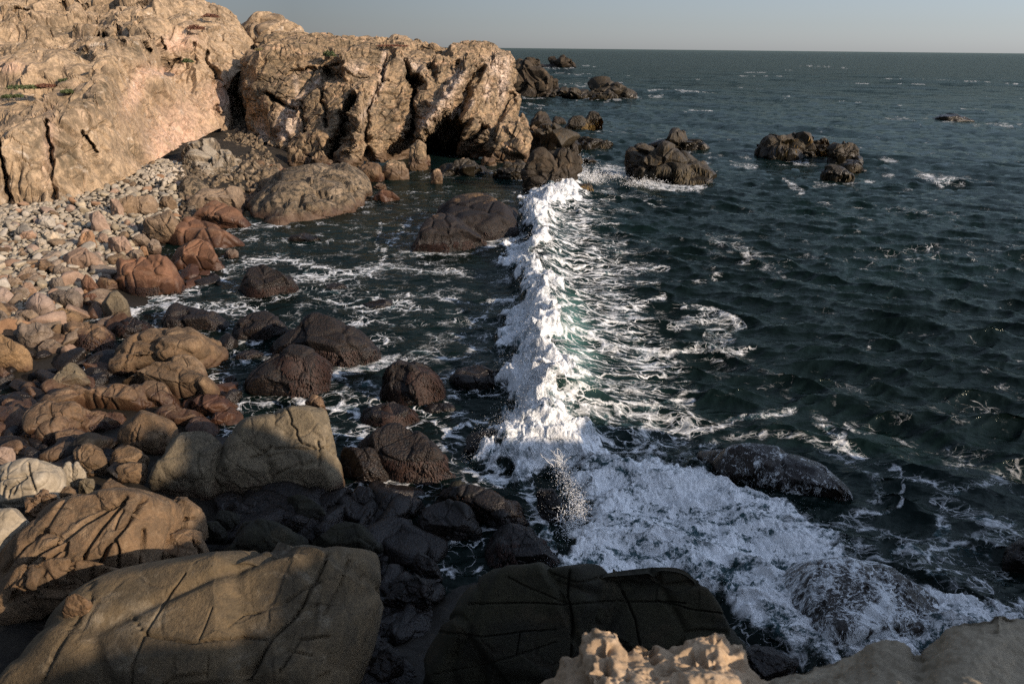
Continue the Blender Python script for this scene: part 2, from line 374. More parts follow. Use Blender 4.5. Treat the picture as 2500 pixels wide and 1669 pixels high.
def frame(e3, e1):
    e3 = np.array(e3, float); e3 /= np.linalg.norm(e3); e1 = np.array(e1, float); e1 -= e3 * (e1 @ e3); e1 /= np.linalg.norm(e1)
    return np.stack([e1, np.cross(e3, e1), e3])
def blockdisp(scale, amp, stretch=(1, 1, 1), R=np.eye(3), warp=0.15, crack=0.0):
    def fn(v, n):
        q = (v @ R.T) / scale / np.array(stretch)
        q = q + warp * np.stack([perlin(q * 1.3 + 3), perlin(q * 1.3 + 31), perlin(q * 1.3 + 77)], 1)
        d1, d2, val = worley(q)
        h = np.clip(val, -1.2, 1.2) * amp
        if crack: h = h - 3.0 * crack * np.exp(-((d2 - d1) / 0.055) ** 2) * sstep(-0.05, 0.4, perlin(v / (scale * 1.7) + 13))
        return n * h[:, None]
    return fn
def noisedisp(scale, amp, octv=4, rid=False):
    def fn(v, n): return n * (amp * (ridged if rid else fbm)(v / scale, octv))[:, None]
    return fn
def stratadisp(scale, amp, dipm):
    R = rotm(*dipm)
    def fn(v, n):
        q = v @ R.T; q = q / np.array([6 * scale, 6 * scale, scale]); return n * (amp * ridged(q, 3, 0.6))[:, None]
    return fn
def blob(px0, py0, rx, ry, ang=0):
    c, s = math.cos(ang), math.sin(ang)
    def fn(x, y):
        dx, dy = x - px0, y - py0; return np.exp(-(((c * dx + s * dy) / rx) ** 2 + ((-s * dx + c * dy) / ry) ** 2))
    return fn
def sumf(*fs): return lambda x, y: np.clip(sum(f(x, y) for f in fs), 0, 1)
def linef(pts, w): return lambda x, y: np.exp(-(polydist(x, y, pts) / w) ** 2)

# left cliff: base, face, top edge, then terraces stepping back and up to the skyline
Acols = [
 [(-150,560,None,1.3),(-150,470,45),(-150,385,46),(-150,330,50),(-150,270,56),(-150,235,62),(-150,190,63),(-150,165,72),(-150,125,73),(-150,100,82),(-150,55,84),(-150,40,94),(-150,-20,97),(-150,-120,110),(-150,-130,125)],
 [(0,520,None,1.0),(5,430,47.5),(5,352,48.5),(0,310,54),(0,260,59),(0,190,65),(0,155,66),(0,140,74),(0,112,76),(0,100,84),(0,60,86),(0,45,95),(0,10,98),(0,-40,104),(0,-60,120)],
 [(60,515,None,1.0),(55,420,48),(58,328,49),(58,285,55),(55,245,60),(55,190,65.5),(52,160,66.5),(60,144,75),(62,120,76),(55,102,84.5),(55,58,86.5),(55,45,95),(55,10,98.5),(55,-40,105),(55,-60,120)],
 [(118,508,None,1.0),(112,400,49),(112,304,50.5),(115,270,55),(110,232,61),(105,190,66),(105,168,67),(120,148,75),(125,125,76),(110,104,85),(110,60,87),(110,48,95),(110,10,99),(110,-40,106),(110,-60,120)],
 [(170,495,None,1.0),(160,380,50.5),(160,285,52),(170,262,56),(170,232,60),(175,195,64),(180,168,65.5),(180,150,73),(180,122,74),(165,106,85),(165,62,86.5),(165,50,95),(170,12,99),(170,-40,106),(170,-60,120)],
 [(225,475,None,1.0),(222,370,52),(220,268,54),(228,252,56),(235,235,58),(238,205,61),(244,168,63),(238,152,69),(235,120,70.5),(215,108,84),(215,66,86),(215,50,94),(225,15,99),(225,-30,106),(230,-50,120)],
 [(285,450,None,1.1),(268,345,56),(250,255,58),(252,232,59.5),(256,205,61),(258,180,62.5),(258,163,63.5),(270,150,70.5),(265,119,72),(258,108,84),(258,64,86.5),(262,50,94),(272,15,99),(275,-30,106),(280,-50,120)],
 [(325,427,None,1.2),(305,320,61),(285,235,63),(280,205,64),(276,188,64.5),(272,175,65),(268,162,66),(300,150,73),(290,118,75),(300,108,84),(300,62,87),(310,48,93),(320,15,98),(320,-30,106),(330,-50,120)],
 [(375,398,None,1.4),(360,300,68),(345,228,70),(335,198,71),(328,186,72),(318,176,73),(325,164,74),(350,148,76),(352,82,78.5),(368,70,84),(370,58,86),(380,48,90),(390,28,93),(395,5,97),(405,-20,118)],
 [(450,355,None,1.6),(438,290,75),(425,238,77),(420,214,78.5),(418,200,80),(412,186,81),(415,168,82),(422,142,83),(430,98,84.5),(440,78,87),(448,52,89),(455,34,92),(458,14,95),(460,0,99),(463,10,114)],
 [(500,335,None,1.8),(486,270,80),(472,232,81.5),(468,212,82.5),(468,198,83),(470,186,83.5),(472,168,84.2),(475,142,85),(478,105,86.5),(480,84,88),(482,60,90),(482,42,92),(482,26,95),(481,13,99),(482,20,114)],
 [(537,322,None,2.0),(528,270,83),(520,232,84),(520,213,84.5),(522,200,85),(525,190,85.5),(525,170,86),(525,140,87),(520,110,88),(515,85,89),(510,65,91),(505,48,93),(503,36,95),(501,25,99),(502,32,114)],
 [(556,318,None,2.0),(553,280,86),(550,240,87),(550,220,87.5),(554,205,87),(560,190,87),(565,170,87.5),(565,145,88),(560,120,89),(555,95,90),(550,75,92),(545,58,94),(543,46,96),(541,32,99),(541,40,114)],
 [(572,310,98),(570,285,98),(570,260,98),(575,230,98),(578,205,97),(588,186,88),(592,168,88),(595,150,88.5),(592,130,89.5),(590,112,91),(588,98,93),(585,85,95),(582,72,97),(580,58,100),(580,66,115)],
 [(606,310,99),(604,285,99),(604,260,99),(604,230,98),(606,210,97),(612,180,88),(614,165,88),(616,150,88.5),(616,138,89),(618,128,91),(618,122,93),(618,116,95),(618,112,98),(618,110,102),(620,118,116)],
]
A = net(Acols, 860, 640, 0.8)
carve(A, [([(112,304),(118,360),(125,420),(145,500)],5,1.2), ([(5,352),(12,420),(25,500)],4,1.6),
          ([(195,330),(228,370)],3.5,1.0), ([(255,122),(250,108)],5,1.5), ([(258,68),(252,110)],4,2.0), ([(287,65),(292,95),(302,118)],4,2.0),
          ([(225,108),(238,85)],5,1.8), ([(355,80),(362,100),(380,122)],6,2.0), ([(400,90),(405,120)],5,1.6), ([(335,262),(338,268)],6,1.0),([(354,250),(358,256)],5,1.0),
          ([(155,15),(160,28)],6,2.2), ([(40,38),(80,38)],6,1.5), ([(525,265),(532,285)],5,1.2), ([(440,145),(425,160),(418,150)],5,1.4),
          ([(505,120),(512,170),(528,200)],5,1.2), ([(470,110),(480,150)],4,0.8), ([(145,12),(210,8)],4,1.2)])
FA = frame((0.1, 0.52, -0.85), (0.9, -0.4, 0.1)); FA2 = frame((0.2, 0.30, -0.93), (0.9, -0.4, 0.1))
fresh = sumf(blob(440,330,75,95,0.5), blob(420,370,40,40), blob(545,235,35,40), blob(450,100,35,25), blob(415,110,20,15), blob(395,175,45,12), blob(25,165,40,14), blob(120,350,14,60), blob(330,220,20,60,0.4))
olive = sumf(blob(165,380,50,50), blob(80,330,30,40), blob(210,250,50,14), blob(250,220,14,40,0.3), blob(330,370,25,30), blob(150,75,45,20), blob(270,95,30,22), blob(340,120,35,22), blob(190,130,28,12))
finish_net('left_cliff', A, MAT['cliff'], [
    blockdisp(6.0, 1.0, (0.7, 1, 2.8), FA, 0.12, 0.30), blockdisp(2.1, 0.34, (0.8, 1, 2.6), FA2, 0.10, 0.16),
    blockdisp(0.85, 0.08, (0.8, 1, 1.8), FA, 0.12, 0.05), blockdisp(1.4, 0.12, (1, 2.4, 1), FA, 0.1, 0.12)],
    dict(tint=fresh, tint2=olive), label='pinkish tan sandstone cliff rising in terraces behind the cobble beach', cat='cliff', kind='structure')

# headland across the cove
Bcols = [
 [(600,322,98),(598,290,98),(598,250,98),(600,215,97),(612,160,88),(640,118,93),(650,112,115)],
 [(612,337,None,1.4),(606,300,83),(603,255,82),(602,210,82),(640,150,83),(650,116,92),(655,110,115)],
 [(650,354,None,1.0),(648,300,79),(645,250,79),(643,215,79.5),(660,140,81.5),(680,111,91),(685,107,115)],
 [(700,374,None,.7),(700,310,76.5),(700,255,77.5),(705,200,79),(720,122,81.5),(730,109,91),(735,106,115)],
 [(765,386,None,.4),(765,320,74.5),(765,260,76),(765,200,78),(780,120,81),(790,107,91),(795,104,115)],
 [(850,402,None,.1),(850,340,72.5),(850,270,74),(850,200,77),(855,115,81),(860,106,91),(862,104,115)],
 [(930,396,None,0),(930,340,73.5),(930,270,75.5),(930,200,78),(930,118,81.5),(932,110,91),(932,107,115)],
 [(1010,392,None,-.3),(1005,330,75),(1000,270,77),(1000,200,79),(990,125,82),(985,112,91),(985,110,113)],
 [(1085,390,None,-.3),(1080,330,76.5),(1075,270,77.5),(1070,200,79.5),(1065,130,83),(1055,120,90),(1055,119,110)],
 [(1160,390,None,-.3),(1160,330,76),(1150,270,79),(1140,200,82),(1130,136,85),(1115,131,91),(1115,131,110)],
 [(1230,396,None,-.3),(1225,330,77),(1210,270,81),(1200,200,84),(1185,135,86),(1180,132,91),(1180,134,108)],
 [(1268,390,None,-.4),(1262,330,79),(1250,270,83),(1243,200,85.5),(1240,131,87.5),(1236,133,92),(1230,150,106)],
 [(1275,372,None,-.5),(1267,325,84),(1252,275,90),(1247,205,92),(1243,150,94),(1238,180,102),(1230,230,108)],
 [(1275,345,105),(1262,310,106),(1245,270,107),(1235,230,108),(1225,215,109),(1215,240,110),(1200,260,112)],
]
Bn = net(Bcols, 640, 760, 0.8)
carve(Bn, [
 ([(862,245),(848,285),(832,335),(815,382)],11,3.4), ([(878,235),(884,300),(872,350),(858,395)],15,-2.4),
 ([(784,205),(793,255),(800,310)],4,1.4), ([(897,262),(897,330),(900,372)],5,1.6), ([(925,390),(912,350),(912,330)],12,-1.0),
 ([(643,230),(686,252)],4,1.8), ([(788,166),(822,184)],7,2.2), ([(785,150),(800,172)],6,1.4), ([(940,130),(932,195),(900,262)],3,0.8),
 ([(984,131),(1007,187),(1020,223)],5,1.8), ([(1017,223),(1005,262),(1014,300),(1000,330)],13,3.2), ([(1000,188),(1030,205)],7,1.8),
 ([(1140,165),(1110,220),(1075,260),(1022,325)],16,-3.0), ([(1168,210),(1150,250),(1128,290)],10,-1.6),
 ([(1150,190),(1128,240),(1112,292)],8,2.2), ([(1060,345),(1090,315),(1115,320),(1100,380)],24,6.0), ([(1050,365),(1085,390)],18,5.0), ([(1010,310),(990,350),(955,365)],12,2.4),
 ([(1180,310),(1155,345),(1120,360)],9,2.5), ([(1150,305),(1115,360)],7,-1.4), ([(1215,335),(1200,385)],24,-1.8), ([(1240,240),(1200,330)],7,1.6),
 ([(690,170),(740,155),(830,140)],4,0.9), ([(850,185),(940,190)],3,0.8), ([(660,240),(720,262)],4,1.0), ([(725,240),(740,300),(755,330)],4,1.2),
 ([(1120,150),(1110,180)],9,1.8), ([(1170,170),(1165,185)],9,1.6), ([(1060,190),(1050,160)],8,1.2), ([(600,300),(640,345),(690,360)],6,-1.0), ([(830,130),(850,180)],10,-1.6)])
FB = frame((0.5, 0.1, 0.85), (0, -1, 0)); FB2 = frame((1.0, 0.2, 0.22), (0, -1, 0))
pale = sumf(blob(1235,185,9,55,0.15), blob(1225,215,10,30), linef([(720,190),(728,240)],6), linef([(780,195),(735,235)],5), linef([(940,130),(932,200),(900,265),(885,285)],7), linef([(720,300),(690,330)],14), blob(700,280,20,40,0.5),
            linef([(1150,250),(1105,285)],9), linef([(1125,180),(1080,250),(1035,300)],14), blob(870,165,22,14), blob(1010,160,25,10,0.4), blob(1210,160,20,25), blob(640,330,12,40), blob(1190,220,8,25))
brown = sumf(blob(690,210,45,28), blob(650,225,30,14), blob(870,150,30,14), blob(990,170,25,20,0.5), blob(930,270,30,35), blob(860,300,25,40), blob(1100,340,80,40), blob(1220,350,50,50), blob(740,370,70,20), blob(1150,170,30,20), blob(830,110,120,6))
finish_net('rocky_headland', Bn, MAT['headland'], [
    blockdisp(4.6, 0.7, (1, 0.8, 2.4), FB, 0.12, 0.25), blockdisp(1.9, 0.34, (1, 0.8, 3.0), FB2, 0.10, 0.16),
    stratadisp(0.5, 0.05, (0.1, 0.12, 0.2)), blockdisp(0.8, 0.11, (1, 0.8, 3.2), FB, 0.12, 0.09), blockdisp(0.9, 0.08, (2.6, 1, 1), FB, 0.1, 0.08)],
    dict(tint=pale, tint2=brown), label='brown layered sandstone headland with a cave closing off the cove', cat='headland', kind='structure')

# ------------------------------------------------------------------ shore terrain under the rocks and sea
_cp = [(20,520,1.0),(-200,560,1.2),(200,480,.95),(330,425,1.15),(400,400,1.3),(500,345,1.6),(560,318,1.9),(590,310,2.1),(640,350,1.0),(430,520,.35),(470,600,.0),(250,560,.55),(100,620,.65),(0,700,.6),
       (150,720,.3),(250,740,.1),(310,790,-.3),(60,800,.35),(0,860,.3),(520,640,-.7),(540,720,-.8),(600,520,-.1),(700,600,-1.0),(900,420,-.6),(1000,440,-.9),(1200,430,-1.2),(1300,420,-2.5),(1300,800,-3.5),(1500,600,-5),(900,760,-1.4),
       (600,850,-.6),(740,830,-.5),(100,950,-.05),(200,920,-.05),(60,1020,.0),(330,1000,.1),(550,960,-.2),(830,1000,-.9),(100,1150,.3),(300,1180,.3),(500,1150,.1),(650,1230,.0),(830,1230,-.1),(1000,1200,-.5),(1150,1300,-.4),(1000,1380,-.1),
       (1320,1380,-1.2),(1500,1300,-2.5),(1700,1500,-2.5),(2300,1300,-4),(900,1500,.0),(1200,1500,.2),(1500,1600,.0),(300,1500,.4),(0,1300,.5),(0,1600,.8),(500,1660,.8),(1000,1660,.3),(1280,1230,-1.3),(1250,1100,-1.5),(2500,600,-8),(2000,300,-9),(1300,250,-3),(-300,900,.8),(-300,1300,1.0)]
_cw = np.array([PZ(a, b, z) for a, b, z in _cp])
def ground_z(x, y):
    x = np.asarray(x, float); y = np.asarray(y, float); shp = x.shape
    q = np.stack([x.ravel(), y.ravel()], 1); num = np.zeros(len(q)); den = np.zeros(len(q))
    for c in _cw:
        sc = 0.12 * c[1] + 0.8
        w = 1 / (((q[:, 0] - c[0]) ** 2 + (q[:, 1] - c[1]) ** 2) / sc ** 2 + 0.05) ** 2
        num += w * c[2]; den += w
    return (num / den).reshape(shp)
gx = np.concatenate([np.linspace(-55, 6, 420)]); gy = 6 + (110 - 6) * np.linspace(0, 1, 560) ** 1.4
X, Y = np.meshgrid(gx, gy); Z = ground_z(X, Y)
v = np.stack([X, Y, Z], -1).reshape(-1, 3); v[:, 2] += 0.06 * fbm(v / 1.3, 4) + 0.03 * ridged(v / 0.35, 2)
mkobj('shore_ground', mkmesh('shore_ground', v, gridfaces(*X.shape)[:, ::-1], MAT['ground']), label='dark wet sand and gravel between the boulders', cat='ground', kind='structure')

# ------------------------------------------------------------------ boulders
def hull_planes(P):
    bm = bmesh.new()
    for p in P: bm.verts.new(p)
    bmesh.ops.remove_doubles(bm, verts=bm.verts, dist=1e-4)
    bmesh.ops.convex_hull(bm, input=bm.verts, use_existing_faces=False)
    bm.normal_update(); N = []; D = []
    for fc in bm.faces:
        n = fc.normal; d = n.dot(fc.verts[0].co)
        if any((abs(n[0] - a[0]) + abs(n[1] - a[1]) + abs(n[2] - a[2])) < 0.06 and abs(d - b) < 0.05 for a, b in zip(N, D)): continue
        N.append(n.copy()); D.append(d)
    bm.free(); return np.array([n[:] for n in N]), np.array(D)
WATER_ROCKS = []; REG = {}
def lobe(outline, z0, seed=0, k=5, depth=0.8, bulge=0.3, p=34, amp=1.0, cracks=(), hmin=0.15, face=0.0, rough=1.5, striae=None, plane=1.0, zt=None, jag=1.15, Y0=None, fac=6):
    """solid boulder from a traced outline: base on height z0, depth and height from its width"""
    o = np.array(outline, float); x, y = o[:, 0], o[:, 1]
    yb, yt = y.max(), y.min(); xb = x[y > yb - 0.15 * (yb - yt)].mean(); xt = x[y < yt + 0.15 * (yb - yt)].mean()
    B = PZ(xb, yb, z0) if Y0 is None else PY(xb, yb, Y0)
    if Y0 is not None: z0 = B[2]
    dist = (B - np.array([0, 0, H])) @ _F
    w = (x.max() - x.min()) / FPX * dist; dd = depth * w
    Yt = B[1] + 0.8 * dd
    h = PY(xt, yt, Yt)[2] - z0
    if Y0 is not None: pass
    elif zt is not None: Yt = PZ(xt, yt, zt)[1]; h = zt - z0
    elif h < hmin * w: Yt = PZ(xt, yt, z0 + hmin * w)[1]; h = hmin * w
    elif h > 1.1 * w:
        h = 1.1 * w; Yt = min(Yt, max(B[1] + 0.2 * dd, PZ(xt, yt, z0 + h)[1] if z0 + h < H - .5 else Yt))
    t = (yb - y) / (yb - yt); Ys = B[1] + (Yt - B[1]) * t
    S = PY(x, y, Ys); c2 = o.mean(0)
    inn = c2 + 0.62 * (o - c2); ti = (yb - inn[:, 1]) / (yb - yt)
    I = PY(inn[:, 0], inn[:, 1], B[1] + (Yt - B[1]) * ti)
    cen = S.mean(0); toc = np.array([0, 0, H]) - cen; toc /= np.linalg.norm(toc)
    dirn = (1 - face) * (0.55 * toc + 0.45 * np.array([0, 0, 1.0])) + face * toc
    dirn /= np.linalg.norm(dirn)
    I = I + dirn * bulge * min(w, math.hypot(dd, h))
    bot = S.copy(); bot[:, 2] = np.minimum(bot[:, 2], z0) - 0.25 * h - 0.1; bot[:, 1] += 0.15 * dd * (1 - t)
    bk = S[t > 0.45].copy(); bk[:, 1] += 0.18 * dd; bk[:, 2] = z0 + 0.45 * (bk[:, 2] - z0)
    P = np.concatenate([S, I, bot, bk]); c = 0.5 * (S.mean(0) + I.mean(0)) - np.array([0, 0, 0.1 * h]) + np.array([0, 0.1 * dd, 0])
    rs = np.random.default_rng(seed * 13 + 5)
    N, D = hull_planes(P - c)
    for m in range(fac):
        g = rs.normal(size=3); g[2] = abs(g[2]) * 0.8; g /= np.linalg.norm(g)
        N = np.concatenate([N, g[None]]); D = np.append(D, ((P - c) @ g).max() * rs.uniform(0.74, 0.93))
    D = np.maximum(D, 0.03 * w)
    sv, sf = ico(k)
    if k >= 7: sv = sv + 0.62 * toc; sv = sv / np.linalg.norm(sv, axis=1)[:, None]
    q = np.maximum(sv @ N.T / D, 1e-4)
    r = 1.0 / (q ** p).sum(1) ** (1 / p)
    r *= 1.03
    v = sv * r[:, None]; s = max(0.25, min(w, 1.6 * math.hypot(dd, h)))   # characteristic size
    n = vnormals(v, sf); wp = v + c + seed * 3.7
    a = amp
    # broken faces and joints
    d1, d2, val = worley(wp / (0.55 * s) + 0.3 * np.stack([perlin(wp / (0.5 * s)), perlin(wp / (0.5 * s) + 9), perlin(wp / (0.5 * s) + 19)], 1))
    v = v + n * (a * s * ((0.035 if jag < 1.5 else 0.05) * jag * np.clip(val, -1, 1)))[:, None]
    if jag > 1:
        Rr = rotm(*(rs.uniform(-1.2, 1.2, 3))); q_ = (wp @ Rr.T) / (0.30 * s) * np.array([1, 1, 0.4])
        d1, d2, val = worley(q_ + 0.18 * np.stack([perlin(q_), perlin(q_ + 9), perlin(q_ + 19)], 1))
        v = v + n * (a * s * (0.027 * jag * np.clip(val, -1, 1) - 0.018 * jag * np.exp(-((d2 - d1) / 0.08) ** 2)))[:, None]
    for m in range(int(round(2 * plane))):
        g = rs.normal(size=3); g[2] *= 0.6; g /= np.linalg.norm(g); off = rs.uniform(-0.25, 0.25) * s
        d = v @ g - off + 0.05 * s * perlin(wp / (0.4 * s))
        v = v - n * (0.022 * s * np.exp(-(d / (0.014 * s + 0.012)) ** 2) * sstep(0.0, 0.35, perlin(wp / (0.7 * s) + 5 * m) + 0.25))[:, None]
    if striae:
        ang, fr, am = striae; g = np.array([math.cos(ang), math.sin(ang), 0.35]); e = (v @ g) / s * fr + 1.2 * perlin(wp / (0.6 * s))
        v = v - n * (am * s * np.abs(np.sin(e * math.pi)) ** 0.4 * -1 + am * s)[:, None]
    v = v + c
    if cracks:
        px, py = proj(v); n = vnormals(v, sf); sc = s * 0.35
        wx = px + 5 * fbm(v / sc, 3); wy = py + 5 * fbm(v / sc + 40, 3)
        fac = np.clip((n * toc).sum(1) * 2 + 0.4, 0, 1)
        for pts, wd, dep in cracks:
            d = polydist(wx, wy, pts); v = v - n * (dep * np.exp(-(d / wd) ** 2) * fac)[:, None]
    return v, sf, c, w, dd, h, n
def rock(name, outs, z0, mat, label, cat='boulder', group=None, parent=None, zs=0.82, **k):
    if not isinstance(outs[0], list): outs = [outs]
    V = []; F = []; off = 0
    for i, ol in enumerate(outs):
        v, f, c, w, dd, h, n = lobe(ol, z0, **{**k, 'seed': k.get('seed', 0) + 7 * i})
        V.append(v); F.append(f + off); off += len(v)
        if z0 <= 0.12 and h > 0: WATER_ROCKS.append((c[0], c[1], 0.5 * w, 0.5 * max(dd, 0.3 * w)))
    v = np.concatenate(V)
    if cat in ('sea rock', 'islet', 'reef', 'sea stack'): v[:, 2] = np.where(v[:, 2] > z0, z0 + (v[:, 2] - z0) * zs, v[:, 2])
    base = np.array([v[:, 0].mean(), v[:, 1].mean(), v[:, 2].min()])
    me = mkmesh(name, v - base, np.concatenate(F), MAT[mat], smooth=not (k.get('jag', 1) >= 2 and z0 < 12 and base[1] > 40))
    o = mkobj(name, me, label, cat, group, loc=base); REG[k.get('seed', 0)] = o
    return o

# ------------------------------------------------------------------ the rocks, far to near
R = rock
# skyline
R('rock_dome', [(586,120),(590,90),(600,65),(620,50),(650,42),(690,52),(715,65),(735,85),(752,105),(757,119),(700,124)], 9.4, 'cliff', 'rounded brown rock dome on the skyline behind the cliff top', 'rock', k=6, seed=1, rough=2.4, plane=2, Y0=104, jag=2.2)
R('skyline_rock', [(842,111),(850,103),(870,99),(905,100),(915,109),(880,113)], 10.0, 'headland', 'low flat brown rock row on the headland skyline', 'rock', k=5, seed=2, rough=2, Y0=96, jag=2)
R('skyline_rock', [(914,108),(918,99),(930,95),(942,99),(948,109),(930,112)], 10.0, 'headland', 'dark round rock on the headland skyline beside the longer pink one', 'rock', k=4, seed=3, rough=2, Y0=94, jag=2)
R('skyline_rock', [(943,110),(950,100),(975,95),(1000,98),(1014,106),(1018,114),(985,117),(955,115)], 9.9, 'cliff', 'long pale pink rock on the headland skyline', 'rock', k=5, seed=4, rough=2, Y0=93, jag=2, plane=2)
R('skyline_rock', [(1020,117),(1025,110),(1040,111),(1055,114),(1070,113),(1085,121),(1050,124)], 9.4, 'headland', 'thin brown outcrop where the headland skyline dips to the sea', 'rock', k=5, seed=5, rough=2, Y0=90, jag=2, depth=.3)
R('stone_pinnacle', [(794,109),(798,98),(802,97),(808,109)], 10.0, 'headland', 'tiny upright stone standing alone on the headland top', 'rock', k=4, seed=6, Y0=95, depth=.5)
# sea stacks and islets
R('sea_stack', [[(1240,228),(1246,160),(1256,135),(1264,133),(1278,146),(1295,170),(1330,176),(1352,200),(1368,225),(1340,234),(1270,236)],[(1240,225),(1255,134),(1262,131),(1276,145),(1285,200),(1270,228)],[(1290,225),(1305,165),(1320,160),(1330,180),(1328,226)],[(1320,228),(1335,178),(1346,174),(1357,190),(1369,226)]], 0, 'stack', 'tall brown sea stack with two peaks just past the headland tip', 'sea stack', k=6, seed=10, rough=2.4, plane=2, amp=1.4, jag=2.4, depth=0.7)
R('islet', [(1280,163),(1285,146),(1297,141),(1312,142),(1322,150),(1330,160),(1310,165)], 0, 'stack', 'low dark islet rising behind the tall sea stack', 'islet', k=5, seed=11, rough=2.4, amp=1.4, jag=2.4)
R('islet', [(1326,158),(1340,149),(1360,150),(1375,148),(1395,153),(1418,160),(1390,164),(1350,163)], 0, 'stack', 'farthest low islet with white surf at its right end', 'islet', k=5, seed=12, rough=2.4, amp=1.3, jag=2.4)
R('reef', [(1334,236),(1340,226),(1370,222),(1400,216),(1425,222),(1433,236),(1400,240)], 0, 'kelp', 'low black reef touching the foot of the tall sea stack', 'reef', k=5, seed=13, rough=2.4, amp=1.3, jag=2.4)
R('reef', [[(1424,228),(1440,215),(1470,209),(1500,212),(1530,222),(1546,233),(1500,240),(1450,235)],[(1445,241),(1462,228),(1490,224),(1510,234),(1480,243)]], 0, 'kelp', 'long black reef with a white foam ring, right of the sea stack', 'reef', k=5, seed=14, rough=2.4, amp=1.3, jag=2.4)
R('sea_rock', [(1290,308),(1297,288),(1318,267),(1333,264),(1343,280),(1348,300),(1325,312)], 0, 'stack', 'dark hump shaped rock close to the headland tip', 'sea rock', k=5, seed=15, rough=1.8, amp=1.3)
R('sea_rock', [(1344,300),(1350,283),(1362,281),(1380,288),(1384,300),(1360,305)], 0, 'stack', 'small dark rock between two larger humps off the headland tip', 'sea rock', k=5, seed=16, rough=1.8)
R('sea_rock', [[(1378,312),(1388,285),(1400,270),(1420,268),(1432,285),(1432,318),(1400,322)],[(1425,300),(1432,268),(1450,255),(1463,264),(1470,285),(1465,305),(1445,320),(1430,320)]], 0, 'kelp', 'peaked rock with golden kelp on its seaward side', 'sea rock', k=6, seed=17, rough=2, plane=2, face=.3)
R('tilted_slab_rock', [(1256,325),(1262,308),(1285,315),(1320,345),(1322,360),(1300,358),(1270,340)], 0.2, 'headland', 'smooth grey slab tilted against the foot of the headland', 'rock', k=5, seed=18, p=20, depth=.6)
R('upright_rock', [(1258,315),(1264,285),(1276,275),(1290,295),(1294,318),(1275,325)], 0.2, 'headland', 'upright ridged rock leaning on the headland tip', 'rock', k=5, seed=19, rough=2)
R('shore_rock', [(1290,318),(1300,305),(1318,318),(1322,325),(1305,328)], 0.2, 'headland', 'small pale wedge beside the upright ridged rock', 'rock', k=5, seed=20)
R('reef', [(1288,372),(1298,330),(1340,308),(1388,308),(1400,335),(1395,362),(1350,378)], -0.1, 'kelp', 'jumbled dark reef joining the headland tip to the sea', 'reef', k=6, seed=21, rough=2.6, amp=1.8, jag=2.6, plane=3)
R('shore_rock', [(1325,358),(1330,340),(1345,336),(1352,345),(1345,360)], 0, 'headland', 'squat brown boulder on the jumbled reef', 'rock', k=5, seed=22)
R('sea_rock', [(1388,372),(1392,348),(1405,342),(1415,355),(1414,370),(1400,378)], 0, 'stack', 'small grey block at the seaward edge of the jumbled reef', 'sea rock', k=5, seed=23, p=20)
R('reef', [(1400,345),(1420,332),(1450,334),(1475,342),(1500,345),(1475,358),(1440,365),(1410,360)], -0.1, 'kelp', 'flat black reef reaching out past the small grey block', 'reef', k=5, seed=24, rough=2.6, amp=1.4, jag=2.6)
R('sea_rock', [(1418,394),(1430,387),(1450,389),(1462,396),(1440,399)], -0.05, 'kelp', 'tiny black rock awash right of the dark splash boulder', 'sea rock', k=4, seed=25, rough=2)
R('splash_rock', [[(1274,440),(1276,400),(1298,372),(1320,363),(1345,376),(1362,400),(1375,440),(1355,468),(1322,474),(1298,458)],[(1315,464),(1335,385),(1372,352),(1396,362),(1412,395),(1412,410),(1380,456)]], 0, 'stack', 'big dark two humped boulder the breaking wave strikes', 'boulder', k=6, seed=26, rough=2.2, plane=2, jag=1.8, amp=1.3, face=.25)
R('sea_rock', [(1390,466),(1400,455),(1430,445),(1446,450),(1452,462),(1425,468)], 0.3, 'kelp', 'little olive rock poking out of the white breaker', 'sea rock', k=5, seed=27, rough=2.4)
R('sea_rock', [[(1538,414),(1538,365),(1560,345),(1585,338),(1615,350),(1660,385),(1695,400),(1712,425),(1712,432),(1640,445),(1580,432)],[(1540,428),(1534,362),(1566,341),(1590,340),(1610,432)]], 0, 'kelp', 'large dark wedge shaped rock sloping down to the right in the surf', 'sea rock', k=6, seed=28, rough=2.4, amp=1.4, jag=2.4, plane=2, face=.2)
R('reef', [(1590,352),(1600,338),(1625,336),(1690,353),(1745,360),(1700,368),(1640,368)], -0.05, 'kelp', 'thin black reef trailing right behind the wedge shaped rock', 'reef', k=5, seed=29, rough=2.4, amp=1.4, jag=2.4, hmin=.05)
R('sea_rock', [[(1872,372),(1880,340),(1905,325),(1940,318),(1970,312),(1998,315),(2000,350),(1995,380),(1950,388),(1890,388)],[(1850,345),(1880,325),(1920,320),(1935,384),(1885,384)],[(1960,385),(1980,335),(2018,332),(2024,350),(2018,382)]], 0, 'kelp', 'broad flat topped rock hung with kelp, standing in open water', 'sea rock', k=6, seed=30, rough=2.2, amp=1.3, jag=2.0, plane=2, face=.3)
R('sea_rock', [(2045,412),(2060,392),(2095,396),(2115,403),(2080,415)], -.05, 'kelp', 'wet shelf at the foot of the pointed dark rock', 'sea rock', k=5, seed=35, rough=2.2, amp=1.3, jag=2.0)
R('sea_rock', [(2030,378),(2036,350),(2060,333),(2085,345),(2100,370),(2103,398),(2060,400)], 0, 'kelp', 'pointed dark rock right beside the broad kelp hung one', 'sea rock', k=5, seed=31, rough=2.2, amp=1.3, jag=2.0)
R('sea_rock', [(2005,430),(2015,414),(2045,412),(2075,418),(2082,432),(2050,442)], -0.05, 'kelp', 'low wet rock awash in front of the pointed dark rock', 'sea rock', k=5, seed=32, rough=2.2, amp=1.3, jag=2.0)
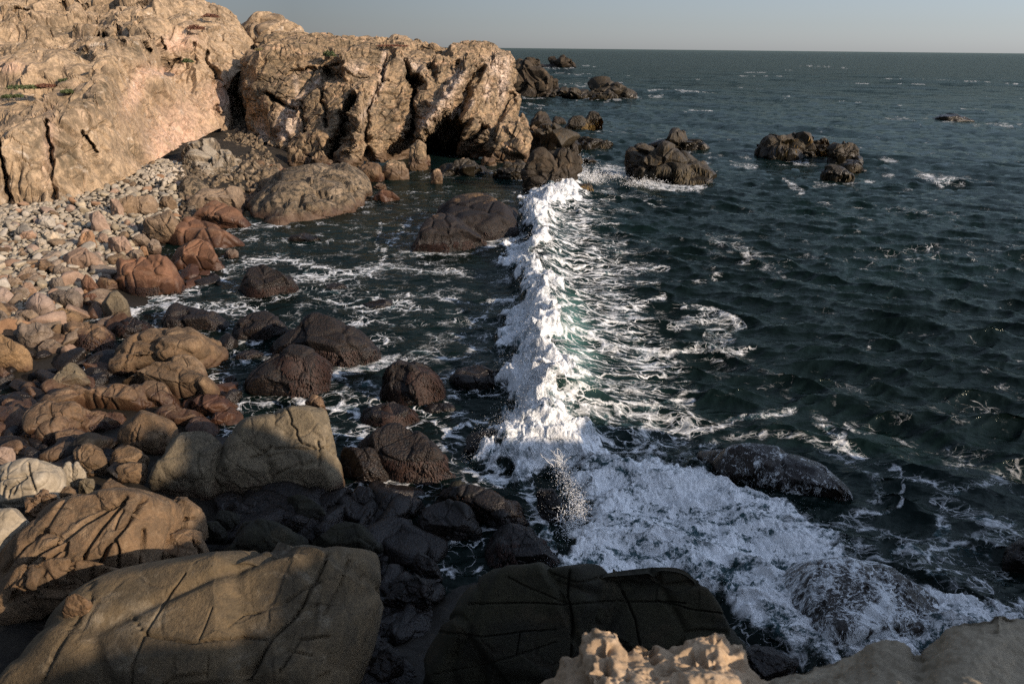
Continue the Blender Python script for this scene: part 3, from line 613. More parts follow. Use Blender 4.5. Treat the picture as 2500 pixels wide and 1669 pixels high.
R('reef', [(2270,292),(2280,287),(2310,284),(2350,287),(2382,296),(2330,298)], -0.05, 'kelp', 'lone flat reef far out at the right', 'reef', k=5, zs=.6, zt=.3, seed=33, rough=2.4, hmin=.05)
R('reef', [(2455,1370),(2470,1320),(2510,1300),(2560,1330),(2560,1420),(2490,1400)], -0.2, 'dark', 'wet brown reef edge at the right margin of the churning water', 'reef', k=5, seed=34, rough=2)
# foot of the headland
R('shore_rock', [(930,434),(933,404),(957,385),(985,396),(999,425),(985,440),(955,443)], -0.1, 'headland', 'cracked tan boulder at the foot of the headland, left of the stone pillar', 'boulder', k=6, seed=40, rough=1.6, plane=2.5)
R('stone_pillar', [(996,418),(1001,362),(1022,336),(1042,352),(1040,380),(1018,420)], -0.1, 'headland', 'leaning stone pillar in front of the dark arch', 'rock', k=6, seed=41, rough=2.4, amp=1.5, face=.4)
R('shore_rock', [(1020,400),(1030,384),(1048,380),(1053,395),(1040,408)], -0.1, 'ledge_brown', 'reddish lump at the foot of the leaning pillar', 'rock', k=5, seed=42, rough=2)
R('shore_rock', [(1052,440),(1054,417),(1069,407),(1080,425),(1080,442),(1065,452)], -0.1, 'headland', 'small upright boulder standing in the cove right of the pillar', 'boulder', k=5, seed=43)
R('shore_rock', [(1114,416),(1115,392),(1130,383),(1148,402),(1149,418),(1130,422)], -0.1, 'headland', 'blocky tan boulder in the dark water under the arch', 'boulder', k=5, seed=44, p=20)
R('shore_rock', [(1174,402),(1178,382),(1212,389),(1216,402),(1195,408)], -0.1, 'headland', 'flat wedge of rock at the waterline under the headland point', 'rock', k=5, seed=45, p=20)
R('headland_buttress', [(1188,396),(1198,335),(1230,292),(1258,288),(1288,330),(1302,368),(1284,394),(1225,402)], -0.2, 'headland', 'bulging brown buttress at the foot of the headland point', 'rock', k=6, seed=46, rough=2.2, amp=1.4, jag=2.0, plane=2)
R('tumbled_slab', [(1112,362),(1150,312),(1163,318),(1140,350),(1120,366)], 0.6, 'headland', 'slanting narrow slab beside the dark arch', 'rock', k=5, seed=47, p=22, face=.4)
R('shore_rock', [(908,460),(922,446),(940,450),(945,458),(925,466)], -0.1, 'lichen', 'low grey rock in the cove just off the flat tide ledge', 'rock', k=5, seed=48)
R('shore_rock', [(911,488),(926,466),(962,474),(976,484),(940,496)], -0.1, 'red', 'low reddish rock in the still cove water', 'rock', k=5, seed=49)
R('shore_rock', [(810,396),(815,372),(840,352),(868,372),(868,398),(840,408)], 0.0, 'headland', 'rounded sandy knob at the foot of the headland wall', 'rock', k=6, seed=50, striae=(0.5,5,.012), rough=1.4)
R('shore_rock', [(700,392),(705,370),(735,360),(752,378),(750,400),(720,404)], 0.2, 'headland', 'knobbly ochre rock at the headland foot near the cave', 'rock', k=6, seed=51, rough=2.2, amp=1.6, jag=2.0)
R('shore_rock', [(750,400),(756,378),(785,366),(805,382),(800,404),(775,410)], 0.1, 'headland', 'knobbly ochre rock between its neighbour and the sandy knob', 'rock', k=6, seed=52, rough=2.2, amp=1.6, jag=2.0)
# tide ledges below the cave
R('tide_ledge', [[(445,379),(484,356),(543,353),(589,376),(589,440),(553,450),(500,443),(459,430)],[(452,425),(450,385),(470,375),(478,430),(466,436)]], 0.55, 'whitetop', 'tide rock with chalky white top and undercut dark front', 'rock ledge', k=6, zt=2.2, seed=60, rough=2.4, amp=1.3, jag=2.4, plane=2, p=18)
R('tide_ledge', [(586,448),(589,409),(622,402),(686,402),(692,422),(668,440),(622,450)], 0.2, 'lichen', 'rough mottled shelf between the white topped rock and the flat ledge', 'rock ledge', k=6, zt=1.3, seed=61, rough=2.4, amp=1.3, jag=2.4)
R('tide_ledge', [(437,453),(451,435),(484,435),(512,456),(500,473),(466,485),(443,475)], 0.45, 'lichen', 'pale speckled knob below the white topped rock', 'rock', k=6, zt=1.4, seed=62, rough=2)
R('tide_ledge', [(434,517),(464,494),(502,472),(545,470),(579,462),(594,463),(590,483),(581,504),(543,510),(489,516)], 0.15, 'tan', 'smooth tan ledge folded over a second one by the cove edge', 'rock ledge', k=6, zt=1.15, seed=63, plane=2)
R('tide_ledge', [(446,547),(472,519),(523,503),(566,514),(590,526),(613,545),(604,556),(528,562),(484,554)], -0.1, 'red', 'smooth ledge with red brown foot dipping into the cove', 'rock ledge', k=6, zt=0.8, seed=64, plane=2)
R('tide_ledge', [(623,506),(627,455),(655,426),(707,417),(783,413),(873,412),(897,433),(908,466),(875,482),(846,513),(816,528),(770,540),(719,549),(681,558),(648,549)], -0.1, 'lichen', 'broad flat mottled ledge split by a dark crack, jutting into the cove', 'rock ledge', k=6, zt=1.45, seed=65, rough=2.2, plane=2, jag=1.7, p=34, fac=3, depth=.6,
  cracks=[([(737,466),(734,500),(770,512),(809,524)],3.5,.7),([(745,465),(800,470),(880,458)],3,.35),([(660,480),(700,505),(720,520)],3,.3)])
# beach boulders
B = 'boulders on the beach below the cliff'
R('boulder', [(333,551),(358,533),(414,510),(439,536),(447,551),(440,567),(393,581),(358,570)], .45, 'tan', 'big pale tan boulder with a vertical crack at the edge of the cobbles', k=6, seed=70, group=B, p=11, cracks=[([(417,516),(411,535),(403,550)],2.2,.12)])
R('tide_ledge', [(380,586),(447,548),(472,556),(511,574),(575,584),(590,596),(562,606),(524,614),(434,602)], -0.1, 'red', 'low dark red ledge running into the cove below the pale tan boulder', 'rock ledge', k=6, zt=0.5, seed=71)
R('boulder', [(471,576),(474,559),(490,556),(511,573),(505,577)], .25, 'red', 'striped small boulder perched on the dark red ledge', k=5, seed=72, group=B, striae=(0.1,3,.02))
R('boulder', [(416,612),(455,594),(485,585),(511,597),(526,625),(553,650),(533,664),(472,656),(430,650)], -.1, 'red', 'red brown boulder with a crumpled crest at the water edge', k=6, seed=73, group=B, rough=1.5, plane=2)
R('boulder', [(458,618),(462,601),(478,595),(490,605),(490,625),(474,632)], .25, 'tan', 'egg shaped tan boulder resting on the red brown one', k=5, seed=74, fac=2, group=B)
R('boulder', [(253,650),(265,637),(365,630),(398,626),(429,648),(441,681),(438,706),(393,718),(332,728),(268,696)], -.05, 'red', 'biggest rusty red boulder with a flat top and dark wet foot', k=6, seed=75, group=B, p=16, rough=1.3, plane=2)
R('boulder', [(247,742),(266,711),(291,706),(304,721),(320,758),(314,771),(271,785),(257,765)], .0, 'grey', 'smooth grey wedge shaped boulder with a sharp vertical ridge', k=6, seed=76, group=B, p=34, face=.45, amp=.5, plane=0, depth=.7, jag=.8, rough=1)
R('boulder', [(151,632),(174,615),(197,602),(217,608),(252,638),(241,649),(194,655),(161,652)], .5, 'orange', 'large bright orange angular boulder among cobbles', k=6, seed=77, group=B, p=22)
R('boulder', [(186,602),(194,573),(222,564),(231,579),(233,592),(215,607)], .6, 'orange', 'orange block standing on end with a corner crack', k=5, seed=78, group=B, p=22, cracks=[([(210,570),(203,585)],1.6,.1)])
R('boulder', [(216,551),(217,523),(240,513),(252,528),(270,547),(255,558),(238,565),(221,562)], .7, 'orange', 'pale orange leaning block, topmost large one among the cobbles', k=5, seed=79, group=B, p=22)
R('boulder', [(259,584),(307,578),(324,607),(307,617),(278,605)], .45, 'orange', 'orange slab tilted to the right of the cobbles', k=5, seed=80, group=B, p=22)
R('boulder', [(235,590),(240,570),(262,572),(270,585),(255,600)], .5, 'orange', 'dull orange block behind the tilted slab', k=5, seed=81, group=B, p=20)
R('boulder', [(319,585),(340,570),(358,575),(366,586),(352,594),(322,592)], .35, 'tan', 'smooth olive tan boulder just below the pale cracked one', k=5, seed=82, group=B)
R('boulder', [(357,601),(368,585),(388,588),(391,598),(373,611)], .25, 'tan', 'round tan boulder beside the dark red ledge', k=5, seed=83, group=B)
R('boulder', [(338,610),(345,600),(358,603),(360,613),(348,617)], .3, 'orange', 'small round orange stone left of the round tan boulder', k=5, seed=84, group=B)
R('boulder', [(314,622),(325,609),(348,611),(354,622),(335,632)], .25, 'tan', 'olive oval stone just above the biggest rusty boulder', k=5, seed=85, fac=2, group=B)
R('boulder', [(254,640),(268,628),(300,624),(320,634),(300,644),(265,646)], .3, 'tan', 'flat tan boulder tucked behind the biggest rusty boulder', k=5, seed=86, group=B)
R('boulder', [(196,684),(208,665),(225,675),(247,713),(225,719),(201,711)], .25, 'red', 'upright pointed red brown stone left of the biggest rusty boulder', k=5, seed=87, group=B, face=.4, rough=1.4)
R('boulder', [(195,730),(210,716),(238,718),(231,738),(215,747)], .1, 'red', 'dark knobbly stone below the pointed red brown one', k=5, seed=88, group=B)
R('boulder', [(58,745),(74,723),(97,717),(123,729),(136,747),(128,759),(100,767),(68,757)], .45, 'orange', 'plump rounded orange tan boulder near the left side', k=6, seed=89, fac=2, group=B, p=12)
R('boulder', [(118,722),(143,711),(199,716),(194,736),(184,749),(143,742)], .3, 'tan', 'long brown boulder between the plump one and the pointed stone', k=5, seed=90, group=B)
R('boulder', [(48,709),(58,689),(74,691),(90,709),(66,718)], .5, 'orange', 'reddish cone shaped boulder above the plump one', k=5, seed=91, group=B)
R('boulder', [(7,694),(22,670),(51,683),(50,695),(28,705)], .55, 'tan', 'olive grey boulder close to the left margin', k=5, seed=92, group=B)
R('boulder', [(-12,737),(-10,700),(15,703),(34,719),(20,733),(0,739)], .5, 'orange', 'tan boulder cut off by the left margin, upper one', k=5, seed=93, group=B)
R('boulder', [(40,678),(64,654),(84,654),(90,671),(59,683)], .55, 'tan', 'pale domed boulder under the grey cobbles', k=5, seed=94, fac=2, group=B)
R('boulder', [(121,671),(143,644),(178,658),(163,669),(128,678)], .45, 'tan', 'peaked tan boulder left of the orange angular one', k=5, seed=95, group=B, p=18)
R('boulder', [(116,678),(153,676),(144,696),(148,711),(132,711)], .4, 'tan', 'cracked brown boulder under the peaked tan one', k=5, seed=96, group=B)
R('boulder', [(60,690),(66,672),(90,671),(108,680),(95,692)], .5, 'tan', 'flat topped tan stone behind the cone shaped boulder', k=5, seed=97, group=B)
R('boulder', [(40,771),(61,760),(84,757),(98,771),(84,793),(63,783)], .35, 'tan', 'smooth ridged boulder below the plump one', k=5, seed=98, group=B, p=18)
R('boulder', [(105,781),(133,759),(153,762),(176,757),(198,771),(179,786),(143,796)], .2, 'tan', 'double humped tan boulder right of the ridged one', k=6, seed=99, group=B)
R('boulder', [(36,817),(46,798),(87,796),(102,788),(126,804),(115,824),(77,845),(50,837)], .35, 'tan', 'broad saddle shaped boulder with speckled sides', k=6, seed=100, group=B)
R('boulder', [(-14,850),(-14,808),(33,829),(66,848),(51,873),(5,891),(-12,891)], .4, 'tan', 'large smooth boulder cut by the left margin, spotted with pale flecks', k=6, seed=101, group=B)
R('boulder', [(138,812),(156,788),(204,791),(255,794),(269,812),(267,832),(240,852),(205,852),(178,824)], .1, 'ledge_brown', 'flat topped brown boulder with a dark weedy foot', k=6, seed=102, group=B, p=20)
R('boulder', [(82,855),(110,831),(138,831),(154,843),(123,865),(99,865)], .2, 'tan', 'mossy brown low boulder in front of the saddle shaped one', k=5, seed=103, group=B)
R('boulder', [(143,858),(163,842),(184,844),(203,860),(199,878),(163,875)], .1, 'orange', 'small rounded orange brown boulder half in shadow by the dark pool', k=5, seed=104, group=B)
R('boulder', [(17,776),(33,774),(78,799),(60,812),(38,803)], .4, 'tan', 'long tan boulder lying above the saddle shaped one', k=5, seed=105, group=B)
R('boulder', [(-12,792),(-8,754),(12,763),(16,781),(34,802),(14,806)], .45, 'tan', 'jagged tan boulder at the left margin below the orange ones', k=5, seed=106, group=B)
R('boulder', [(-12,906),(-10,896),(10,900),(28,910),(10,925),(-10,925)], .2, 'ledge_brown', 'small weedy brown stone at the left margin by the dark pool', k=5, seed=107, group=B)
R('boulder', [(85,595),(95,583),(112,585),(110,598),(95,604)], .75, 'cobble', 'grey teardrop boulder among the upper cobbles', k=5, seed=108, group=B)
R('boulder', [(98,578),(108,568),(145,566),(146,584),(130,596),(110,594)], .75, 'cobble', 'wide pale boulder with a crack in the middle of the cobbles', k=5, seed=109, group=B)
R('boulder', [(90,548),(100,530),(125,528),(133,540),(120,550)], .85, 'cobble', 'brownish boulder high on the cobble slope', k=5, seed=110, group=B)
R('boulder', [(30,572),(40,556),(70,550),(90,570),(70,580)], .85, 'cobble', 'broad pale grey boulder on the left of the cobble slope', k=5, seed=111, group=B)
R('boulder', [(45,578),(55,566),(85,566),(90,576),(65,580)], .9, 'orange', 'flat orange stone leaning on the broad pale grey boulder', k=5, seed=112, group=B)
R('boulder', [(262,505),(275,498),(310,496),(330,480),(338,475),(330,500),(300,515)], .8, 'tan', 'brown block lying on the slope under the cliff corner', k=5, seed=113, group=B)
R('boulder', [(272,505),(265,488),(290,485),(300,500),(290,520)], .85, 'orange', 'pinkish slab leaning on the brown block under the cliff', k=5, seed=114, group=B)
R('boulder', [(305,500),(315,490),(340,484),(380,480),(380,500),(345,515)], .7, 'tan', 'crumbly olive rock left of the folded tan ledge', k=5, seed=115, group=B, rough=2)
R('boulder', [(385,498),(395,482),(420,480),(430,495),(410,508)], .6, 'tan', 'rounded olive tan boulder touching the folded tan ledge', k=5, seed=116, group=B)
# lower left rocks
R('whaleback_rock', [(248,901),(276,842),(327,819),(396,811),(485,809),(519,820),(550,863),(537,880),(501,896),(460,876),(421,873),(358,897),(307,912),(253,920)], .0, 'slab', 'long whaleback rock with a cracked left end beside the pools', 'rock', k=6, seed=120, fac=1, p=12, plane=1.5, rough=1.3, cracks=[([(255,890),(330,870),(400,850)],4,.12),([(300,905),(310,860),(330,830)],4,.14),([(270,860),(340,855),(400,845),(440,850)],4,.1),([(330,825),(400,840),(460,868)],5,.12)])
R('boulder', [(405,878),(434,870),(473,875),(501,897),(513,924),(513,942),(473,931),(434,914),(412,898)], .0, 'tan', 'smooth brown egg of rock lying against the whaleback', 'boulder', k=6, seed=121, fac=0, p=12)
R('ribbed_rock', [(288,932),(332,908),(383,904),(439,907),(473,930),(536,953),(543,972),(485,977),(434,974),(383,953),(319,945)], .0, 'slab', 'rock with claw like ribs sloping down to the right', 'rock', k=6, seed=122, striae=(0.35,7,.013), rough=1.3)
R('boulder', [(325,945),(370,936),(404,943),(421,967),(446,998),(409,1004),(370,994),(330,967)], .0, 'ledge_brown', 'arched pitted rock lying in front of the ribbed one', 'boulder', k=6, seed=123)
R('tide_ledge', [(156,977),(204,964),(281,949),(314,950),(363,969),(372,998),(332,1004),(255,1006),(208,992)], .05, 'ledge_brown', 'flat faced brown ledge with a sharp left edge', 'rock ledge', k=6, seed=124, p=24, plane=1.5)
R('tide_ledge', [(70,1005),(112,987),(163,953),(217,943),(257,956),(230,980),(192,990),(174,1003),(128,1009)], .1, 'ledge_brown', 'crumpled brown ledge behind the flat faced one', 'rock ledge', k=6, seed=125, rough=2, plane=2)
R('tide_ledge', [[(56,1023),(87,1001),(184,1004),(230,1006),(220,1045),(179,1080),(102,1094),(53,1075)],[(180,1050),(200,1008),(281,1006),(296,1026),(255,1054),(200,1072)]], .0, 'ledge_brown', 'wide crumpled ledge with dark red weed along its foot', 'rock ledge', k=6, seed=126, rough=2.2, plane=3, jag=1.8)
R('tide_ledge', [[(445,985),(485,964),(541,973),(572,993),(570,1005),(524,1015),(472,1014)],[(506,1030),(525,1005),(560,1003),(574,1011),(553,1034),(524,1040)]], .0, 'red', 'pink brown weedy ledge dropping to the dark channel', 'rock ledge', k=6, seed=127, rough=2)
R('tide_ledge', [(365,1020),(390,996),(430,1000),(490,1008),(500,1030),(440,1045),(390,1045)], .0, 'ledge_brown', 'low shaded ledge behind the half shadowed block', 'rock ledge', k=6, seed=128, rough=2)
R('boulder', [(285,1055),(342,1001),(381,1013),(420,1019),(421,1039),(411,1080),(370,1106),(332,1100),(306,1090)], .3, 'slab', 'squared block half lit and half in shadow', 'boulder', k=6, seed=129, p=30, amp=.5, plane=.5, face=.35, depth=.7, cracks=[([(345,1038),(337,1055),(333,1078)],2.5,.06),([(331,1050),(333,1060)],2,.05)])
R('boulder', [(130,922),(176,884),(196,899),(222,937),(179,947),(143,962),(107,962)], .0, 'grey', 'pale pointed rock rising from the dark pool', 'boulder', k=6, seed=130, p=24, plane=2, rough=1.4)
# mussel rocks
Ms = 'mussel covered rocks at the water edge'
R('mussel_rock', [(656,832),(679,811),(720,798),(768,775),(832,788),(880,807),(916,848),(923,865),(885,892),(858,907),(807,886),(755,862),(704,862),(662,862)], -.1, 'mussel', 'widest mussel rock with a bare brown hump on its left', 'boulder', k=6, seed=140, group=Ms, rough=1.8, jag=1.3)
R('mussel_rock', [(595,926),(628,888),(679,862),(730,856),(768,864),(808,893),(816,914),(803,952),(781,968),(704,978),(628,968),(595,953)], -.1, 'mussel', 'domed mussel rock with hanging dark red weed', 'boulder', k=6, seed=141, group=Ms, rough=1.8, jag=1.3, face=.2)
R('mussel_rock', [(930,906),(967,885),(1011,885),(1064,909),(1084,945),(1084,972),(1049,1001),(1006,994),(955,978),(927,947)], -.1, 'mussel', 'blocky mussel rock with a red weedy front, farthest right', 'boulder', k=6, seed=142, group=Ms, p=22, rough=1.8)
R('mussel_rock', [(884,1001),(921,995),(960,990),(1011,1000),(1026,1026),(973,1049),(929,1047),(886,1036)], -.1, 'mussel', 'small mussel rock with a pinkish bare corner', 'boulder', k=6, seed=143, group=Ms, rough=1.8, jag=1.3)
R('mussel_rock', [(878,1080),(905,1055),(934,1036),(967,1036),(1011,1058),(1062,1096),(1085,1129),(1120,1168),(1080,1188),(1000,1190),(909,1150)], -.1, 'mussel', 'long slanting mussel rock lit along its right flank', 'boulder', k=6, seed=144, group=Ms, rough=1.8, jag=1.3)
R('mussel_rock', [(828,1099),(851,1091),(910,1101),(939,1111),(948,1138),(930,1176),(889,1186),(862,1160)], .0, 'mussel', 'tan topped mussel rock beside the big grey block', 'boulder', k=6, seed=145, group=Ms, rough=1.8, jag=1.3)
R('mussel_rock', [(402,766),(429,750),(450,755),(511,773),(569,789),(536,806),(434,811),(400,803)], -.1, 'mussel', 'long low mussel rock behind the whaleback', 'boulder', k=6, seed=146, group=Ms, rough=1.8, jag=1.3)
R('mussel_rock', [(560,805),(602,778),(658,773),(689,785),(701,804),(653,829),(577,834)], -.1, 'mussel', 'rounded low mussel rock left of the widest one', 'boulder', k=6, seed=147, group=Ms, rough=1.8, jag=1.3)
R('mussel_rock', [(269,809),(294,785),(345,780),(372,804),(345,822),(294,829)], -.1, 'mussel', 'dark red mussel rock behind the cracked end of the whaleback', 'boulder', k=6, seed=148, group=Ms, rough=1.8, jag=1.3)
R('mussel_rock', [(564,880),(584,865),(623,858),(645,868),(602,885),(572,885)], -.1, 'mussel', 'little brown mussel rock between the whaleback and the domed one', 'boulder', k=5, seed=149, group=Ms, rough=1.8)
R('mussel_rock', [(579,690),(592,664),(620,650),(668,660),(719,684),(724,695),(681,716),(630,729),(592,713)], -.1, 'mussel', 'rounded weedy rock alone in the swirling foam of the cove', 'boulder', k=6, seed=150, group=Ms, rough=1.8, jag=1.3)
R('mussel_rock', [[(1000,622),(1007,586),(1028,548),(1066,520),(1130,530),(1190,575),(1130,612),(1053,622)],[(1060,580),(1066,503),(1104,480),(1155,477),(1206,484),(1254,507),(1267,548),(1264,568),(1181,590),(1110,600)]], -.1, 'mussel', 'huge dark mussel covered rock in the middle of the cove beside the breaker', 'boulder', k=6, zt=1.5, seed=151, group=Ms, rough=1.8, jag=1.3, depth=.7)
R('boulder', [(545,622),(558,608),(579,613),(583,624),(563,636)], -.1, 'tan', 'small round olive stone alone in the cove foam', 'boulder', k=5, seed=152)
R('mussel_rock', [(1100,690),(1115,683),(1150,690),(1140,700)], -.25, 'mussel', 'barely awash dark rock near the breaker', 'rock', k=4, seed=153)
R('mussel_rock', [(780,720),(800,697),(840,700),(860,712),(820,724)], -.3, 'dark', 'sunken dark rock right of the rounded weedy rock', 'rock', k=5, seed=154)
# big grey block and shaded boulders
R('grey_block', [[(514,1173),(545,1090),(596,1020),(681,1000),(700,1060),(692,1216),(532,1196)],[(600,1120),(640,1030),(690,985),(780,982),(796,996),(800,1064),(832,1107),(835,1162),(820,1206),(692,1216),(640,1200)]], .1, 'grey', 'big grey sandstone block with a smooth tilted top and shadowed face', 'boulder', k=6, seed=160, p=28, amp=.7, jag=1.2, fac=4, rough=1.2, plane=1, face=.15,
  cracks=[([(697,990),(712,1025),(708,1035),(722,1050),(720,1062),(735,1082),(765,1091)],2.2,0.120),([(670,1095),(700,1092),(740,1095),(790,1092)],2.5,0.105),([(776,1075),(776,1110),(774,1135)],2.5,0.112),([(802,1070),(798,1100)],2.5,0.112),([(660,1090),(640,1110),(612,1116)],3.1,0.090)])
R('boulder', [(741,980),(758,960),(786,967),(798,998),(786,1008)], .2, 'ledge_brown', 'small pitted brown rock behind the big grey block', 'boulder', k=5, seed=161, rough=2)
Sh = 'shaded boulders in the gully'
R('boulder', [(345,1196),(398,1115),(434,1060),(498,1053),(550,1076),(560,1110),(514,1145),(511,1212),(409,1210)], .2, 'grey', 'smooth shaded slab leaning left of the big grey block', 'boulder', k=6, seed=162, group=Sh, p=20, amp=.6)
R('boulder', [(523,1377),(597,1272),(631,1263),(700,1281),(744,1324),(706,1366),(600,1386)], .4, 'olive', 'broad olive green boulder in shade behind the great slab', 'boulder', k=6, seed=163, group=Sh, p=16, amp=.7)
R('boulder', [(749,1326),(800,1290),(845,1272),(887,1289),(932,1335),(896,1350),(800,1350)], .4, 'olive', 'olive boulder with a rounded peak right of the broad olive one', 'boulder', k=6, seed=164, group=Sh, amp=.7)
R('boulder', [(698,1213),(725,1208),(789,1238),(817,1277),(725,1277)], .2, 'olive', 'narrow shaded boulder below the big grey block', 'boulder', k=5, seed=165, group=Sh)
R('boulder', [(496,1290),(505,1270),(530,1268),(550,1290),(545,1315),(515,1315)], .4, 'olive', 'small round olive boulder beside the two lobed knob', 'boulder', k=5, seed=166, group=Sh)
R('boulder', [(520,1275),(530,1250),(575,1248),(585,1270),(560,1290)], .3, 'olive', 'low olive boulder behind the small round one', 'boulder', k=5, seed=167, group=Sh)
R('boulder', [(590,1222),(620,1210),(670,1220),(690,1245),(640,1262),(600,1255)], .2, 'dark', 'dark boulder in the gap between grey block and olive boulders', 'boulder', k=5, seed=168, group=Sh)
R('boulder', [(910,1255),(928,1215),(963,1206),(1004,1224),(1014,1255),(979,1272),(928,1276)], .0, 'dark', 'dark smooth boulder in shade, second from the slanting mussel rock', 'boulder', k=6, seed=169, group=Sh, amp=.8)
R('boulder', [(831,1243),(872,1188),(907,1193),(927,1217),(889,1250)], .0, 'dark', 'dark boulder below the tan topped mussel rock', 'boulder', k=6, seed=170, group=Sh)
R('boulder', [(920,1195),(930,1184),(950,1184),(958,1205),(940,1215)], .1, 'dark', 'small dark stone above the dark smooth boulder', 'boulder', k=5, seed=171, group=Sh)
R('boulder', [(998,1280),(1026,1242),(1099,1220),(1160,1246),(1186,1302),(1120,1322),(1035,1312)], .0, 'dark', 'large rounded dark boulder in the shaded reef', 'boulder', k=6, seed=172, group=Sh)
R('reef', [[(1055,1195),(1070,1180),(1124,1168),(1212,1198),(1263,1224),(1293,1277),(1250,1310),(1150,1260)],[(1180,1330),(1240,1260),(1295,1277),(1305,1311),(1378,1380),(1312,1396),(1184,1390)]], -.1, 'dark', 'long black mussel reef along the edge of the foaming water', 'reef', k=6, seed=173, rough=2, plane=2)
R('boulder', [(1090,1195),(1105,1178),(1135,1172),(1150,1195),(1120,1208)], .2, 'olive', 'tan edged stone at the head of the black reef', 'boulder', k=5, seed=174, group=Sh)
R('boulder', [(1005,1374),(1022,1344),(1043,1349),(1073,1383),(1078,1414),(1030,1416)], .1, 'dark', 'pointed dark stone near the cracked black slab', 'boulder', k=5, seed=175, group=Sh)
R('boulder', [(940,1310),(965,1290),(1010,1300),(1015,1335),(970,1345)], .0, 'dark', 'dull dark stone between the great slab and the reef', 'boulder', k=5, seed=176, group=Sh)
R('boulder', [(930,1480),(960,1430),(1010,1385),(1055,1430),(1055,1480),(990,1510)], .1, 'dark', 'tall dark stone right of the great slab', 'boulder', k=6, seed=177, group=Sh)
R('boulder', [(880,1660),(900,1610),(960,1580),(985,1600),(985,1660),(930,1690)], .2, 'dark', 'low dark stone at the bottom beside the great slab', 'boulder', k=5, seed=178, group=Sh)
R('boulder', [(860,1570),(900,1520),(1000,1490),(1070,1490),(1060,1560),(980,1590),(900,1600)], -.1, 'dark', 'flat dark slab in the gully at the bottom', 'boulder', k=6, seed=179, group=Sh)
# lower left foreground
Fg = 'rocks heaped behind the great slab'
R('grooved_slab', [(-20,1224),(-20,1150),(38,1127),(102,1127),(139,1137),(148,1163),(139,1196),(84,1221),(0,1230)], .9, 'slab_pale', 'pale grey slab with drooping grooves at the left margin', 'rock slab', k=6, seed=180, p=22, amp=.7, group=Fg, cracks=[([(70,1130),(75,1160),(85,1200)],3,.12),([(30,1205),(40,1180),(62,1165)],4,.12),([(20,1215),(22,1190),(40,1175)],3,.1),([(5,1215),(10,1185)],3,.1),([(-10,1170),(40,1160),(75,1155)],3,.06)])
R('boulder', [[(144,1153),(156,1128),(174,1125),(182,1140),(178,1174),(151,1176)],[(172,1168),(178,1130),(190,1126),(206,1146),(201,1168),(180,1176)]], .7, 'slab_pale', 'two lobed pale stone beside the grooved slab', 'boulder', k=5, seed=181, group=Fg)
R('boulder', [(177,1104),(197,1081),(222,1083),(247,1099),(260,1123),(247,1142),(217,1150),(184,1142)], .5, 'slab', 'ridged tan boulder lit on its right half', 'boulder', k=6, seed=182, group=Fg, striae=(0.2,4,.012), face=.3)
R('boulder', [(266,1130),(273,1102),(307,1085),(332,1094),(360,1115),(340,1138),(281,1143)], .5, 'slab', 'boulder with one bright edge under the half shadowed block', 'boulder', k=5, seed=183, group=Fg, p=20)
R('boulder', [(273,1155),(289,1137),(314,1129),(355,1132),(347,1165),(294,1173)], .5, 'slab', 'lower boulder with a bright left face in the dark gap', 'boulder', k=5, seed=184, group=Fg, p=18)
R('boulder', [(188,1181),(204,1166),(227,1168),(229,1189),(209,1204)], .6, 'grey', 'small smooth cupped stone above the striped slab', 'boulder', k=5, seed=185, group=Fg)
R('boulder', [(222,1210),(268,1164),(319,1194),(316,1212)], .6, 'slab', 'pyramid shaped boulder peeping over the striped slab', 'boulder', k=5, seed=186, group=Fg, p=22)
R('boulder', [(136,1213),(151,1191),(169,1187),(183,1202),(181,1216)], .8, 'slab', 'small brown domed stone left of the cupped one', 'boulder', k=5, seed=187, group=Fg)
R('boulder', [(-15,1132),(-12,1095),(18,1090),(32,1096),(22,1130)], .8, 'orange', 'orange stone in the left corner behind the grooved slab', 'boulder', k=5, seed=188, group=Fg)
R('striped_slab', [(-60,1450),(-50,1380),(40,1305),(128,1220),(217,1204),(320,1192),(400,1195),(412,1217),(362,1228),(358,1300),(360,1387),(281,1394),(180,1396),(100,1440),(20,1475)], .7, 'slab', 'long tan slab cut by parallel diagonal grooves', 'rock slab', k=7, seed=189, amp=.5, plane=.5, p=22, jag=1.1, fac=2, zt=2.0, bulge=.22,
  cracks=[([(30,1410),(59,1383),(100,1345),(153,1317),(204,1276),(258,1245),(307,1212)],4.5,.22),([(195,1395),(199,1375),(212,1337),(245,1289),(281,1245),(300,1225)],4.5,.22),([(240,1395),(245,1378),(268,1324),(307,1281),(340,1238),(358,1218)],4.5,.22),([(291,1390),(289,1337),(281,1314)],3.5,.15),([(123,1398),(158,1352),(163,1322)],4,.15),([(20,1450),(100,1380),(160,1330)],4,.15),([(280,1290),(290,1260),(300,1245)],3,.1),([(0,1400),(60,1330),(110,1290)],5,.12),([(90,1290),(130,1300),(150,1312)],2,.05),([(180,1268),(215,1250),(245,1240)],7,.06),([(340,1390),(350,1340),(352,1290)],4,.15),([(95,1390),(100,1365),(140,1370)],3,.1)])
R('knob_rock', [[(375,1300),(376,1271),(398,1235),(429,1211),(460,1214),(499,1245),(496,1296),(480,1310),(400,1310)],[(370,1365),(372,1320),(400,1285),(480,1285),(528,1345),(508,1372),(460,1389),(383,1388)]], .7, 'slab', 'two lobed brown knob standing right of the striped slab', 'rock', k=6, seed=190, amp=.7, plane=.5, cracks=[([(398,1262),(415,1240),(434,1217)],3,.12),([(468,1310),(478,1330),(492,1350)],4,.16),([(478,1308),(490,1325)],3,.1),([(370,1297),(396,1276),(434,1266),(478,1266)],3.5,.1)])
